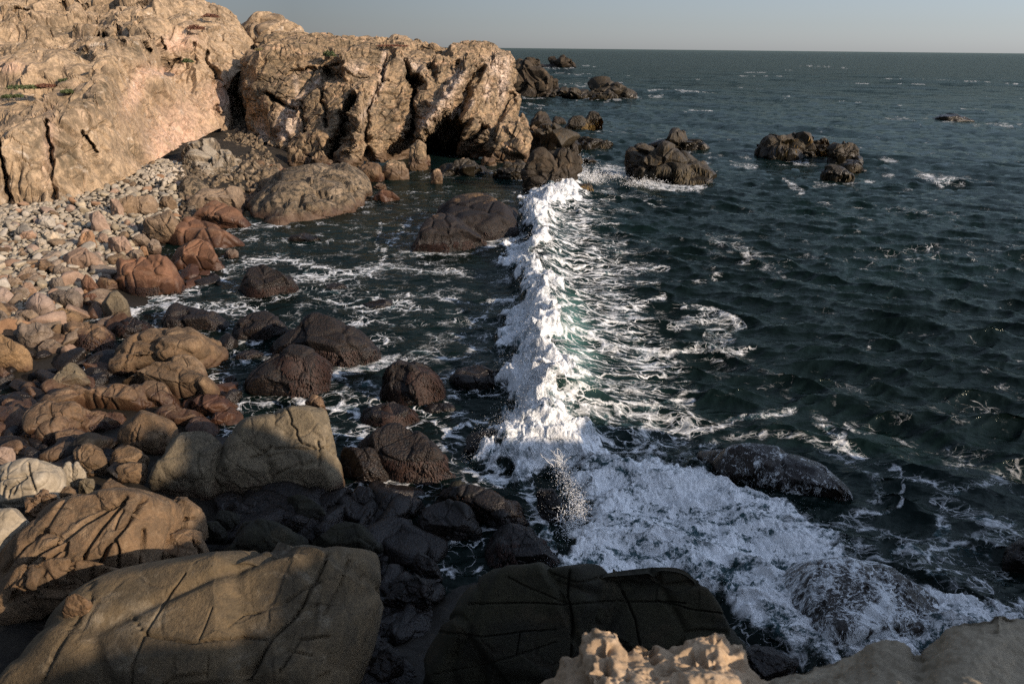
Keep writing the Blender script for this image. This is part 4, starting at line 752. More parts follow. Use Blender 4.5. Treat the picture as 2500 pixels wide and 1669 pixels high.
R('pitted_rock', [(59,1257),(70,1217),(102,1203),(135,1211),(124,1237),(84,1274)], 1.5, 'ledge_brown', 'honeycombed dark rock perched at the head of the striped slab', 'rock', k=6, seed=191, rough=2.6, amp=1.5, jag=2.6, cracks=[([(80,1225),(92,1245)],6,.15)])
R('pale_bench', [(-60,1360),(-60,1243),(0,1238),(43,1240),(68,1271),(45,1310),(0,1352)], 1.2, 'slab_pale', 'smooth whitish bench of stone at the left margin', 'rock slab', k=6, seed=192, amp=.4, plane=0)
R('broken_ledge', [(-40,1500),(-30,1440),(60,1400),(130,1392),(230,1383),(300,1386),(310,1398),(220,1418),(110,1440),(30,1490)], .9, 'slab', 'row of small broken blocks between the striped slab and the great slab', 'rock ledge', k=6, seed=193, amp=1.3, plane=3, rough=1.5, zt=1.6, cracks=[([(175,1385),(165,1410)],4,.12),([(225,1383),(222,1412)],4,.12),([(110,1395),(95,1440)],4,.12),([(60,1410),(30,1470)],4,.12)])
R('great_slab', [(-140,1800),(-70,1640),(43,1528),(107,1463),(213,1415),(311,1391),(452,1384),(640,1366),(768,1344),(832,1337),(926,1337),(944,1375),(944,1427),(900,1500),(870,1600),(850,1700),(700,1840),(300,1860)], .5, 'slab_mossy', 'great rounded sandstone slab with long cracks filling the bottom left corner', 'rock slab', k=7, seed=194, amp=.6, plane=1, p=22, fac=3, jag=1.5, zt=2.1, bulge=.17,
  cracks=[([(452,1400),(405,1469),(354,1542),(324,1614),(316,1690)],2.2,0.090),([(350,1542),(401,1555),(469,1567),(533,1559),(597,1555),(665,1559)],2.5,0.083),([(350,1542),(325,1505)],2.5,0.060),([(222,1420),(218,1473),(183,1520),(141,1584),(90,1690)],3.1,0.090),([(802,1350),(760,1440),(725,1503),(665,1555),(606,1660)],3.1,0.150),([(520,1482),(499,1533),(486,1559)],1.9,0.045),([(700,1470),(740,1440),(780,1420)],2.5,0.105),([(850,1370),(830,1430),(790,1500)],2.5,0.090),([(870,1420),(900,1380)],1.9,0.075),([(680,1640),(730,1560),(800,1555)],2.5,0.105),([(700,1585),(760,1600)],1.9,0.075),([(510,1600),(505,1650)],1.6,0.045),([(60,1540),(20,1600)],2.5,0.045),([(560,1530),(600,1500),(640,1495)],1.9,0.053)])
St = 'loose stones on the great slab'
R('loose_stone', [(143,1482),(162,1451),(200,1447),(219,1465),(206,1492),(162,1497)], 2.0, 'ledge_brown', 'rounded brown stone sitting on the great slab', 'stone', k=5, seed=195, group=St, zt=2.35)
R('loose_stone', [(629,1420),(644,1400),(683,1391),(688,1401),(640,1418)], 1.75, 'slab_pale', 'small pale flat stone on the shaded part of the great slab', 'stone', k=5, seed=196, group=St, zt=1.9)
R('loose_stone', [(640,1470),(657,1451),(704,1434),(701,1461),(675,1493)], 1.55, 'slab_pale', 'left of two pale upright stones wedged in the slab crack', 'stone', k=5, seed=197, group=St, zt=1.9)
R('loose_stone', [(690,1501),(717,1434),(738,1421),(743,1435),(726,1476),(701,1505)], 1.5, 'slab_pale', 'right longer one of two pale stones wedged in the slab crack', 'stone', k=5, seed=198, group=St, zt=1.95)
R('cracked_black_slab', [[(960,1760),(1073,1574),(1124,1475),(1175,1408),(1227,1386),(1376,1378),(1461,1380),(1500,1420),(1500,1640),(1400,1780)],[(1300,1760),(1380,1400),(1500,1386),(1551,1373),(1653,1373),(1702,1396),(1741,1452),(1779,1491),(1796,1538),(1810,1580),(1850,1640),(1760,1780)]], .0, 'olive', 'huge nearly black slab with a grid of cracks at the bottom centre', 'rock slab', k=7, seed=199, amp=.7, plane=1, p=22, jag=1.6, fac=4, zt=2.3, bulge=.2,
  cracks=[([(1065,1542),(1184,1555),(1270,1542),(1355,1537)],1.6,0.083),([(1141,1473),(1284,1473),(1384,1475),(1482,1469),(1575,1466),(1675,1473)],1.6,0.083),([(1393,1390),(1385,1450),(1397,1533),(1390,1640)],2.4,0.103),([(1500,1390),(1525,1448),(1551,1512),(1560,1580)],2.0,0.083),([(1005,1657),(1100,1640),(1184,1623),(1355,1567)],1.6,0.074),([(1270,1545),(1260,1600)],1.2,0.050),([(1120,1545),(1115,1610)],1.2,0.050),([(1350,1400),(1410,1420),(1480,1405)],2.0,0.062),([(1600,1466),(1700,1490),(1780,1500)],1.6,0.083),([(1240,1410),(1300,1440),(1380,1470)],1.6,0.050)])
# rocks under the surf
R('washed_rock', [(1677,1135),(1700,1118),(1799,1106),(1969,1135),(2055,1175),(2128,1247),(2100,1272),(1969,1250),(1799,1195)], -.5, 'wash_thin', 'dark humped rock with a thin veil of water streaming down it', 'rock', k=6, seed=210, amp=.8)
R('washed_rock', [(1900,1420),(1969,1368),(2097,1366),(2183,1388),(2270,1446),(2330,1500),(2300,1570),(2150,1630),(1990,1630),(1900,1540)], -.5, 'wash', 'domed rock netted all over with running foam at the lower right', 'rock', k=7, seed=211, amp=.9)
R('dark_water_shape', [(1310,1190),(1345,1180),(1390,1230),(1405,1290),(1367,1335),(1331,1301),(1316,1250)], -.75, 'dark', 'dark solid standing in for the black water trough behind the bright splash', 'rock', k=6, seed=212, hmin=.08)  # added solid that stands in for dark water beside the splash
R('reef', [(1800,1610),(1830,1560),(1900,1570),(1955,1600),(1940,1660),(1850,1690)], .0, 'dark', 'black weedy reef between the cracked slab and the foam', 'reef', k=5, seed=213, rough=2)

# low shelves and awash reefs in the cove
R('reef', [(1055,428),(1090,402),(1170,394),(1205,404),(1185,422),(1110,434)], -.1, 'kelp', 'low black shelf in the dark water under the arch', 'reef', k=5, seed=220, rough=2.2, amp=1.3, jag=2.0)
R('reef', [(1185,424),(1225,398),(1275,398),(1285,428),(1235,442)], -.1, 'kelp', 'low black shelf joining the headland point to the splash boulder', 'reef', k=5, seed=221, rough=2.2, amp=1.3, jag=2.0)
R('tide_ledge', [(856,424),(895,402),(938,410),(936,440),(885,448)], -.1, 'ledge_brown', 'low brown shelf between the broad flat ledge and the cracked tan boulder', 'rock ledge', k=5, seed=222, rough=2, jag=1.6)
R('reef', [(700,590),(750,573),(800,588),(760,600)], -.2, 'dark', 'black reef barely awash in the open cove water', 'reef', k=5, seed=223, rough=2.2, jag=1.8, hmin=.06)
R('reef', [(1085,945),(1120,895),(1175,880),(1225,905),(1215,945),(1140,960)], -.15, 'dark', 'black reef awash just left of the breaker', 'reef', k=6, seed=224, rough=2.2, jag=1.8, hmin=.08, zt=.45)
R('reef', [(1130,1105),(1150,1060),(1200,1045),(1245,1062),(1235,1095),(1180,1112)], -.15, 'dark', 'black smooth reef at the lower left foot of the breaker', 'reef', k=6, seed=225, rough=2.0, jag=1.5, hmin=.08, zt=.4)
R('reef', [(1030,1010),(1060,985),(1110,985),(1120,1005),(1075,1020)], -.15, 'dark', 'small black reef right of the blocky mussel rock', 'reef', k=5, seed=226, rough=2.0, jag=1.5, hmin=.08)
R('reef', [(860,745),(900,728),(960,735),(950,760),(900,765)], -.2, 'dark', 'black reef ringed by foam in the middle of the cove', 'reef', k=5, seed=227, rough=2.0, jag=1.5, hmin=.06)

# ------------------------------------------------------------------ ledge at the photographer's feet
def ledge(name, sil, Y0, mat, depth, pits, seed, label):
    sil = np.array(sil, float); n = 420
    px = np.linspace(sil[0, 0], sil[-1, 0], n); py = np.interp(px, sil[:, 0], sil[:, 1])
    rows = []
    for t in np.linspace(-1, 0, 50):                      # back side falls away from the crest
        rows.append(PY(px, py, Y0) + np.array([0, 0.0, 0]) + np.stack([0 * px, -t * 0.22 + 0 * px, -0.7 * abs(t) ** 0.7 + 0 * px], 1))
    m = 230
    sm = py.copy()
    for _ in range(60): sm[1:-1] = (sm[:-2] + 2 * sm[1:-1] + sm[2:]) / 4
    sm2 = sm.copy()
    for _ in range(1500): sm2[1:-1] = (sm2[:-2] + 2 * sm2[1:-1] + sm2[2:]) / 4
    for t in np.linspace(0, 1, m)[1:]:
        b_ = float(sstep(0, .12, t)); c_ = float(sstep(0.05, .6, t)); pq = (1 - b_) * py + b_ * ((1 - c_) * sm + c_ * sm2)
        q = PY(px, pq + t * (1900 - pq), Y0 - depth * t ** 0.85)
        rows.append(q)
    A = np.stack(rows); nr = len(rows); v = A.reshape(-1, 3); f = gridfaces(nr, n)[:, ::-1]
    nn = vnormals(v, f); s = seed * 5.1; v = v / 0.63
    if pits:
        q = v / 0.085 + s; q = q + 0.35 * np.stack([perlin(q), perlin(q + 9), perlin(q + 23)], 1)
        d1, d2, val = worley(q * np.array([1, 1, 0.8])); hole = sstep(0.62, 0.18, d1) * sstep(-0.2, 0.35, perlin(v / 0.16 + s + 4) + 0.12)
        v = v - nn * (0.075 * hole)[:, None] + nn * (0.03 * fbm(v / 0.16 + s, 4))[:, None]
        q = v / 0.03 + s; d1, d2, val = worley(q); v = v - nn * (0.009 * sstep(0.55, 0.15, d1) * sstep(0.0, 0.3, perlin(v / 0.09 + 3)))[:, None]
    else:
        v = v + nn * (0.045 * fbm(v / 0.4 + s, 5) + 0.006 * fbm(v / 0.04, 3))[:, None]
        d1, d2, val = worley(v / 0.16 + s); v = v - nn * (0.03 * sstep(0.5, 0.1, d1) * sstep(0.15, 0.4, perlin(v / 0.3 + 11)))[:, None]
    v = v * 0.63
    return mkobj(name, mkmesh(name, v, f, MAT[mat]), label, 'rock ledge')
ledge('pitted_ledge', [(1150,1800),(1210,1690),(1290,1672),(1361,1646),(1374,1605),(1400,1610),(1412,1588),(1428,1554),(1453,1541),(1484,1534),(1509,1539),(1517,1570),(1532,1585),(1545,1565),(1581,1567),(1627,1575),(1655,1575),(1678,1559),(1709,1552),(1744,1539),(1767,1547),(1783,1575),(1811,1572),(1829,1605),(1836,1626),(1862,1656),(1900,1680),(1960,1760)],
      1.75, 'ledge', 0.6, True, 3, 'sunlit honeycombed sandstone crest with pinnacles at the bottom edge')
ledge('smooth_ledge', [(1820,1700),(1880,1664),(1900,1650),(1933,1634),(2002,1616),(2053,1600),(2084,1596),(2117,1576),(2155,1564),(2189,1566),(2207,1568),(2224,1588),(2235,1600),(2247,1600),(2258,1582),(2283,1563),(2304,1532),(2347,1509),(2385,1503),(2444,1486),(2470,1496),(2500,1519),(2600,1550),(2800,1580)],
      1.66, 'ledge_smooth', 0.57, False, 8, 'smooth grey shaded sandstone hump in the bottom right corner')

# coast behind and right of the camera (it throws the shade over the near water)
nx, ny = 380, 300
gx = np.linspace(-45, 90, nx); gy = np.linspace(-70, 20, ny); X, Y = np.meshgrid(gx, gy)
def coast_z(X, Y):
    edge = np.interp(X, [-45, -20, -8, 0, 3, 6, 12, 20, 28, 40, 60, 90], [-6, -2, 0.0, 1.0, 1.3, 0.6, -0.6, -1, 0.6, 0, -2, -4])
    back = edge - Y
    top = 8.3 + 0.9 * sstep(8, 16, X) + 0.01 * back
    top = np.where(X < 2, np.minimum(top, 8.2 - 0.25 * np.maximum(0, -X)), top)
    f = sstep(-0.25, 1.4 + 0.03 * np.abs(X), back)
    z = -2.5 + (top + 2.5) * f
    # unseen rocky point right of the view, skyline shaped for the shade it casts
    yy = Y + 0.675 * (X - 20)
    prof = np.interp(yy, [-30, -12, -8.2, -7, -6.5, -5.8, -3.4, -2.3, -1.9, -1.2, -0.5, 0.5, 1.9, 4.6, 6, 7.4, 9.4, 11.1, 13, 16], [13, 13.3, 13.5, 12.9, 12.5, 13.1, 12.9, 13.4, 14.3, 13.6, 12.7, 10.9, 8.8, 9.6, 8.5, 8.7, 6.6, 5.0, 2.6, -2.5])
    cross = np.exp(-(np.maximum(0, np.abs(X - 22) - 2.5) / 4.0) ** 2) * sstep(12.5, 17, X)
    return np.maximum(z, -2.5 + (prof + 2.5) * cross)
Z = coast_z(X, Y); v = np.stack([X, Y, Z], -1).reshape(-1, 3)
amp = sstep(2.0, 6.0, np.hypot(v[:, 0], v[:, 1]))
v[:, 2] += amp * (0.22 * fbm(v / 3.0, 4) + 0.1 * ridged(v / 1.2, 3)); v[:, 1] += amp * 0.3 * fbm(v / 2.5 + 30, 3)
v[:, 2] -= 0.4 * (1 - amp)
mkobj('near_coast', mkmesh('near_coast', v, gridfaces(ny, nx), MAT['cliff'], attrs=dict(tint=np.zeros(len(v)), tint2=np.zeros(len(v)))), 'rocky sandstone coast the photographer stands on', 'cliff', kind='structure')

sv, sf = ico(5); cv_ = sv * np.array([.8, .46, .95]); cv_ = cv_ + vnormals(cv_, sf) * (0.03 * fbm(cv_ / .4, 4))[:, None]  # out-of-view boulder added to throw shade on the smooth ledge
mkobj('shade_boulder', mkmesh('shade_boulder', cv_, sf, MAT['ledge_smooth']), 'unseen boulder added right of the camera to shade the smooth ledge', 'boulder', kind='structure', loc=(2.74, 0.97, 9.0))

# ------------------------------------------------------------------ cobbles
def cob_base(i, k=3):
    rs = np.random.default_rng(900 + i); sv, sf = ico(k)
    N = rs.normal(size=(9, 3)); N /= np.linalg.norm(N, axis=1)[:, None]; D = rs.uniform(0.62, 1.0, 9)
    q = np.maximum(sv @ N.T / D, 1e-3); r = np.minimum(1.25, 1 / (q ** 7).sum(1) ** (1 / 7))
    v = sv * r[:, None] * np.array([rs.uniform(.9, 1.25), rs.uniform(.7, .95), rs.uniform(.5, .75)])
    return v + vnormals(v, sf) * (0.03 * fbm(v * 1.5 + 9 * i, 3))[:, None], sf
bases = [cob_base(i) for i in range(12)]
cmesh = {(m, i): mkmesh('cobble', bases[i][0], bases[i][1], MAT[m]) for m in ('cobble', 'orange', 'tan') for i in range(12)}
region = [(-40,530),(0,515),(110,508),(230,478),(330,430),(372,400),(440,420),(440,470),(430,520),(330,540),(330,600),(250,640),(200,690),(100,740),(-40,760)]
cand = []
tries = rng.random((9000, 2)); TX = -40 + 480 * tries[:, 0]; TY = 395 + 370 * tries[:, 1] ** 0.9
ok = inpoly(TX, TY, region); TX, TY = TX[ok], TY[ok]
W0 = PZ(TX, TY, 0.8); placed = []
for k in range(len(TX)):
    x, y = W0[k, 0], W0[k, 1]; low = sstep(560, 700, TY[k])
    r = (0.13 + 0.22 * rng.random() ** 2.0) * (1 + 0.25 * low); 
    if len(placed):
        q = np.array(placed); 
        if (np.hypot(q[:, 0] - x, q[:, 1] - y) < 0.72 * (q[:, 2] + r)).any(): continue
    placed.append((x, y, r, TX[k], TY[k]))
pl = np.array(placed); pl = pl[np.argsort(-pl[:, 2] / pl[:, 1])]
gz = ground_z(pl[:, 0], pl[:, 1])
labels = {'cobble': 'smooth grey cobble lying among many on the beach under the cliff', 'orange': 'smooth orange cobble lying among grey ones on the beach', 'tan': 'smooth brown cobble lying low on the beach near the boulders'}
SV = []; SF = []; so_ = 0
for k in range(len(pl)):
    x, y, r, tx, ty = pl[k]; lowf = sstep(540, 660, ty) * 0.5 + sstep(230, 400, tx) * 0.3
    u = rng.random(); m = 'orange' if u < 0.13 + 0.15 * lowf else 'tan' if u < 0.2 + 0.6 * lowf else 'cobble'
    i = int(rng.integers(12)); rz = rng.random() * 6.28; tl = rng.normal(size=2) * 0.3; z = gz[k] + 0.25 * r + 0.12 * rng.random()
    if k < 296:
        o = mkobj('cobble', cmesh[(m, i)], labels[m], 'cobble', m.replace('cobble', 'grey').replace('tan', 'brown') + ' cobbles on the beach', loc=(x, y, z))
        o.rotation_euler = (tl[0], tl[1], rz); o.scale = (r, r, r)
    else:
        Rm = rotm(tl[0], tl[1], rz); v = bases[i][0] @ Rm.T * r + np.array([x, y, z]); SV.append(v); SF.append(bases[i][1] + so_); so_ += len(v)
def ang_base(i):
    rs = np.random.default_rng(300 + i); sv, sf = ico(4); N = rs.normal(size=(11, 3)); N /= np.linalg.norm(N, axis=1)[:, None]; D = rs.uniform(0.55, 1.0, 11)
    q = np.maximum(sv @ N.T / D, 1e-3); r = np.minimum(1.4, 1 / (q ** 18).sum(1) ** (1 / 18)); v = sv * r[:, None] * np.array([1.25, .95, .7])
    return v + vnormals(v, sf) * (0.05 * fbm(v * 1.4 + 9 * i, 4) + 0.03 * fbm(v * 5 + i, 3))[:, None], sf
ab = [ang_base(i) for i in range(8)]; am = {(m, i): mkmesh('shore_stone', ab[i][0], ab[i][1], MAT[m]) for m in ('tan', 'ledge_brown', 'red', 'dark', 'orange') for i in range(8)}
for reg, n_, mats, lab, gr, rr_ in (
    ([(0,640),(120,640),(260,600),(330,640),(260,740),(310,800),(150,850),(0,850)], 46, ('tan', 'tan', 'orange', 'ledge_brown'), 'angular brown stone packed between the beach boulders', 'stones packed between the beach boulders', (.2, .5)),
    ([(0,900),(120,880),(260,870),(270,940),(60,1010),(60,1090),(330,1120),(340,1200),(150,1200),(0,1120)], 44, ('ledge_brown', 'dark', 'dark'), 'angular dark brown stone in the shaded hollow on the left', 'stones in the shaded hollow', (.2, .5)),
    ([(400,760),(560,830),(580,960),(560,1040),(470,1050),(500,950),(560,870),(400,800)], 22, ('red', 'dark', 'ledge_brown'), 'small weedy stone in the channel beside the whaleback rock', 'weedy stones in the channel', (.15, .4)),
    ([(540,1220),(700,1230),(860,1180),(1000,1210),(1010,1340),(930,1360),(760,1300),(560,1290)], 44, ('dark',), 'dark angular stone in the shaded gully behind the great slab', 'stones in the shaded gully', (.2, .55)),
    ([(930,1340),(1060,1390),(1010,1500),(960,1669),(880,1669),(950,1480)], 26, ('dark',), 'black angular stone in the cleft between the two great slabs', 'stones in the cleft between the slabs', (.15, .4)),
    ([(440,560),(560,600),(500,690),(430,720),(440,640)], 14, ('red', 'red', 'dark'), 'low red brown stone awash at the edge of the cove', 'stones awash at the cove edge', (.2, .45)),
    ([(600,410),(720,410),(900,400),(930,440),(800,420),(640,440)], 26, ('ledge_brown', 'tan', 'red'), 'small brown stone at the foot of the headland wall', 'stones along the headland foot', (.25, .6))):
    q = np.array(reg, float); k = 0
    while k < n_:
        x, y = q[:, 0].min() + np.ptp(q[:, 0]) * rng.random(), q[:, 1].min() + np.ptp(q[:, 1]) * rng.random()
        if not inpoly(np.array([x]), np.array([y]), reg)[0]: continue
        k += 1; w = PZ(x, y, 0.15); r = rng.uniform(*rr_); m = mats[int(rng.integers(len(mats)))]
        o = mkobj('shore_stone', am[(m, int(rng.integers(8)))], lab, 'stone', gr, loc=(w[0], w[1], max(-.1, float(ground_z(w[0], w[1]))) + .25 * r))
        o.rotation_euler = tuple(rng.normal(size=3) * np.array([.35, .35, 3])); o.scale = (r, r, r)
dst = [mkmesh('dark_stone', bases[i][0], bases[i][1], MAT['dark']) for i in range(6)]; n_ = 0
for reg in ([(-30,900),(60,870),(230,890),(250,960),(60,1010),(-30,1060)], [(-30,1060),(50,1040),(70,1090),(180,1090),(260,1090),(330,1120),(340,1200),(200,1200),(60,1130),(-30,1110)], [(540,1220),(600,1230),(700,1240),(760,1290),(700,1290),(560,1280)], [(930,1340),(1000,1380),(1000,1480),(950,1560),(900,1560),(930,1420)], [(800,1180),(1000,1210),(1000,1350),(900,1360),(830,1260)]):
    q = np.array(reg, float)
    for k in range(34):
        x, y = q[:, 0].min() + np.ptp(q[:, 0]) * rng.random(), q[:, 1].min() + np.ptp(q[:, 1]) * rng.random()
        if not inpoly(np.array([x]), np.array([y]), reg)[0]: continue
        w = PZ(x, y, 0.1); r = rng.uniform(.12, .4); o = mkobj('dark_stone', dst[n_ % 6], 'dark wet stone lying in the shaded gaps between the big boulders', 'stone', 'dark stones in the shaded gaps', loc=(w[0], w[1], float(ground_z(w[0], w[1])) + .2 * r)); n_ += 1
        o.rotation_euler = tuple(rng.normal(size=3) * np.array([.3, .3, 3])); o.scale = (r, r, r)
# gravel filling in
g3 = [cob_base(40 + i, 2) for i in range(6)]
for reg, n, rr, zz in ((region, 2600, (0.05, 0.12), 0.8), ([(-40,900),(300,990),(430,1150),(350,1250),(-40,1250)], 0, (0.05, 0.2), 0.2)):
    t = rng.random((n * 3, 2)); q = np.array(reg); x = q[:, 0].min() + np.ptp(q[:, 0]) * t[:, 0]; y = q[:, 1].min() + np.ptp(q[:, 1]) * t[:, 1]; ok = inpoly(x, y, reg)
    if n == 0: continue
    w = PZ(x[ok][:n], y[ok][:n], zz); z = ground_z(w[:, 0], w[:, 1])
    for k in range(len(w)):
        i = int(rng.integers(6)); r = rng.uniform(*rr); Rm = rotm(*(rng.random(3) * 6)); v = g3[i][0] @ Rm.T * r + np.array([w[k, 0], w[k, 1], z[k] + 0.3 * r]); SV.append(v); SF.append(g3[i][1] + so_); so_ += len(v)
mkobj('small_cobbles', mkmesh('small_cobbles', np.concatenate(SV), np.concatenate(SF), MAT['cobble']), 'small cobbles and gravel filling the beach between the larger stones', 'cobbles', kind='stuff')
# pebble bank running up into the cave
SV = []; SF = []; so_ = 0
for reg, n, rr, mm in (([(528,345),(560,350),(600,360),(640,380),(672,398),(640,402),(590,390),(545,365)], 420, (0.12, 0.26), 0), ([(352,405),(370,385),(445,400),(450,430),(400,450),(360,430)], 260, (0.12, 0.24), 2)):
    t = rng.random((n * 4, 2)); q = np.array(reg); x = q[:, 0].min() + np.ptp(q[:, 0]) * t[:, 0]; y = q[:, 1].min() + np.ptp(q[:, 1]) * t[:, 1]; ok = inpoly(x, y, reg)
    zs = np.interp(y[ok][:n], [285, 320, 350, 372, 402], [2.35, 1.9, 1.3, .8, .5]) if mm < 2 else np.full(len(x[ok][:n]), 1.25)
    w = PZ(x[ok][:n], y[ok][:n], zs)
    for k in range(len(w)):
        i = int(rng.integers(12)); r = rng.uniform(*rr); Rm = rotm(*(rng.random(3) * 6)); v = bases[i][0] @ Rm.T * r + w[k]; SV.append(v); SF.append(bases[i][1] + so_); so_ += len(v)
mkobj('pebble_bank', mkmesh('pebble_bank', np.concatenate(SV), np.concatenate(SF), MAT['white_cobble']), 'bank of whitish pebbles spilling out of the cave mouth', 'pebbles', kind='stuff')
g = [(530,350,None,1.1),(552,318,None,1.9),(560,296,None,2.1)]
bx = net([[(520,372,None,.6),(520,350,None,1.1),(535,318,None,1.7),(545,285,None,2.2)],[(600,402,None,.6),(585,360,None,1.2),(580,320,None,1.8),(580,285,None,2.3)],[(690,415,None,.4),(650,380,None,1.0),(625,340,None,1.5),(612,290,None,2.2)]], 60, 60)
v = PY(bx[..., 0], bx[..., 1], bx[..., 2]).reshape(-1, 3); v[:, 2] += 0.06 * fbm(v / 0.5, 3)
SV = []; SF = []; so_ = 0; ws = [v[int(rng.integers(len(v)))] + rng.normal(size=3) * np.array([.15, .3, 0]) for _ in range(900)]
reg = np.array([(430,440),(560,395),(640,395),(705,412),(690,455),(600,490),(560,515),(440,530)], float)
while len(ws) < 1700:
    x, y = q_ = reg.min(0) + np.ptp(reg, 0) * rng.random(2)
    if inpoly(np.array([x]), np.array([y]), reg)[0]: w = PZ(x, y, .6); w[2] = ground_z(w[0], w[1]); ws.append(w)
for w in ws:
    i = int(rng.integers(12)); r = 0.1 + 0.28 * rng.random() ** 2.2; Rm = rotm(*(rng.random(3) * 6)); vv = bases[i][0] @ Rm.T * r + w + np.array([0, 0, .25 * r]); SV.append(vv); SF.append(bases[i][1] + so_); so_ += len(vv)
mkobj('dull_cobbles', mkmesh('dull_cobbles', np.concatenate(SV), np.concatenate(SF), MAT['lichen']), 'dull grey brown cobbles inside the cave mouth and between the tide ledges', 'cobbles', kind='stuff')
mkobj('cave_floor', mkmesh('cave_floor', v, gridfaces(60, 60), MAT['ground']), 'gravel slope rising into the cave', 'ground', kind='structure')

# ------------------------------------------------------------------ shrubs and ground cover on the cliffs
def leafmat(name, a, b):
    s = NT(name); gi = s.n('ShaderNodeNewGeometry'); s.l(s.mix(gi.outputs['Random Per Island'], a, b), s.b.inputs['Base Color']); s.b.inputs['Roughness'].default_value = 0.7; return s.m
LG = leafmat('green_leaves', (0.035, 0.05, 0.018), (0.09, 0.11, 0.035)); LR = leafmat('red_leaves', (0.11, 0.04, 0.025), (0.18, 0.085, 0.045)); LY = leafmat('dry_leaves', (0.13, 0.11, 0.04), (0.2, 0.16, 0.07))
def shrub(px, py, Y, rx, rz, mat, label, cat='shrub', n=900, ls=0.09):
    c = PY(px, py, Y); p = rng.normal(size=(n, 3)); p /= np.linalg.norm(p, axis=1)[:, None]; p *= (0.45 + 0.55 * rng.random((n, 1)) ** 0.5)
    p[:, 2] = np.abs(p[:, 2]); bump = 0.75 + 0.35 * fbm(p * 1.7 + px, 2)
    p = p * bump[:, None] * np.array([rx, rx, rz])
    a = rng.normal(size=(n, 3)); a /= np.linalg.norm(a, axis=1)[:, None]; b = np.cross(a, rng.normal(size=(n, 3))); b /= np.linalg.norm(b, axis=1)[:, None]
    l = ls * rng.uniform(.6, 1.3, (n, 1)); q = np.stack([p - a * l, p + b * l * .45, p + a * l, p - b * l * .45], 1).reshape(-1, 3)
    mkobj('cliff_shrub', mkmesh('cliff_shrub', q, np.arange(4 * n).reshape(n, 4), mat, smooth=False), label, cat, loc=tuple(c))
shrub(805,137,80.5,0.8,0.55,LG,'round dark green bush near the headland rim')
shrub(650,124,83,1.6,.35,LY,'dry olive patch of plants where the headland meets the cliff','ground plants')
shrub(632,175,83,.7,1.2,LG,'dull green bush hanging over the cave mouth')
shrub(478,72,87,1.1,.5,LR,'rusty red plant cushion high on the cliff','ground plants')
shrub(515,42,93,1.2,.4,LR,'brownish red plants near the top edge of the cliff','ground plants')
shrub(165,200,64,.7,.35,LG,'small green tuft right of the others on the sandy terrace')
shrub(62,216,60,1.6,.3,LG,'largest clump of dark plants on the sandy terrace')
shrub(110,212,60,.8,.25,LR,'reddish tuft beside the largest clump on the terrace')
shrub(165,226,59,.5,.25,LG,'tiny green tuft nearest the cliff buttress')
shrub(20,238,58,.5,.2,LG,'low green tuft at the left end of the terrace')
shrub(45,236,58,.4,.15,LG,'low green tuft just right of the leftmost one')
shrub(458,152,81,.7,.35,LG,'faint green tuft on the shelf halfway up the cliff')
shrub(960,113,83,2.2,.15,LR,'flat dark red plants below the pink skyline rock','ground plants')
shrub(790,111,88,.7,.12,LY,'sparse dry tufts on the flat headland top','ground plants')

# ------------------------------------------------------------------ kelp and weed hanging on the tide rocks (parts of their rock)
KG = leafmat('golden_kelp', (0.035, 0.022, 0.008), (0.17, 0.105, 0.022)); KR = leafmat('dark_red_weed', (0.010, 0.0045, 0.0035), (0.042, 0.018, 0.011)); KB = leafmat('brown_kelp', (0.014, 0.011, 0.006), (0.06, 0.042, 0.014))
def fringe(sd, n, z0, z1, ln, wd, mat, name, side=None, label=None):
    o = REG[sd]; m = len(o.data.vertices); v = np.zeros(m * 3, f32); o.data.vertices.foreach_get('co', v); v = v.reshape(-1, 3).astype(float); z = v[:, 2] + o.location.z
    c = v.mean(0); out = (v - c) * np.array([1, 1, .25]); out /= np.linalg.norm(out, axis=1)[:, None] + 1e-9
    w = (z > z0) & (z < z1) & (fbm((v + np.array(o.location)) / (0.5 + 4 * ln), 2) > -.15)
    if side is not None: w &= (out[:, 0] * side[0] + out[:, 1] * side[1]) > 0.1
    ii = np.where(w)[0]
    if not len(ii): return
    ii = rng.choice(ii, n); p = v[ii]; q = out[ii]; t = np.cross(q, np.array([0, 0, 1.0])); t /= np.linalg.norm(t, axis=1)[:, None] + 1e-9
    L = ln * rng.uniform(.5, 1.4, (n, 1)); Wd = wd * rng.uniform(.6, 1.4, (n, 1)); sw = rng.normal(size=(n, 1)) * .25 * L
    dn = np.array([0, 0, -1.0])
    A_ = p + q * .01; B_ = p + q * (.05 + .12 * L) + dn * L * .5 + t * sw * .5; D_ = p + q * .05 + dn * L + t * sw
    V_ = np.stack([A_ - t * Wd * .4, A_ + t * Wd * .4, B_ + t * Wd, B_ - t * Wd, D_ + t * Wd * .3, D_ - t * Wd * .3], 1).reshape(-1, 3)
    F_ = (np.array([[0, 1, 2, 3], [3, 2, 4, 5]])[None] + 6 * np.arange(n)[:, None, None]).reshape(-1, 4)
    mkobj(name, mkmesh(name, V_, F_, mat), label, parent=o)
for sd, n, z1, ln, wd, mat, side in ((17, 1500, 2.6, .55, .07, KG, (1, -.4)), (28, 1500, 1.3, .5, .06, KB, (0, -1)), (30, 1900, 2.2, .6, .07, KG, (.5, -1)), (32, 500, .6, .35, .05, KB, None), (35, 300, .5, .3, .05, KB, None), (27, 300, .9, .3, .05, KG, None), (14, 500, .9, .5, .08, KB, None), (24, 500, .8, .4, .05, KB, None)):
    fringe(sd, n, -.1, z1, ln, wd, mat, 'kelp_fringe', side)
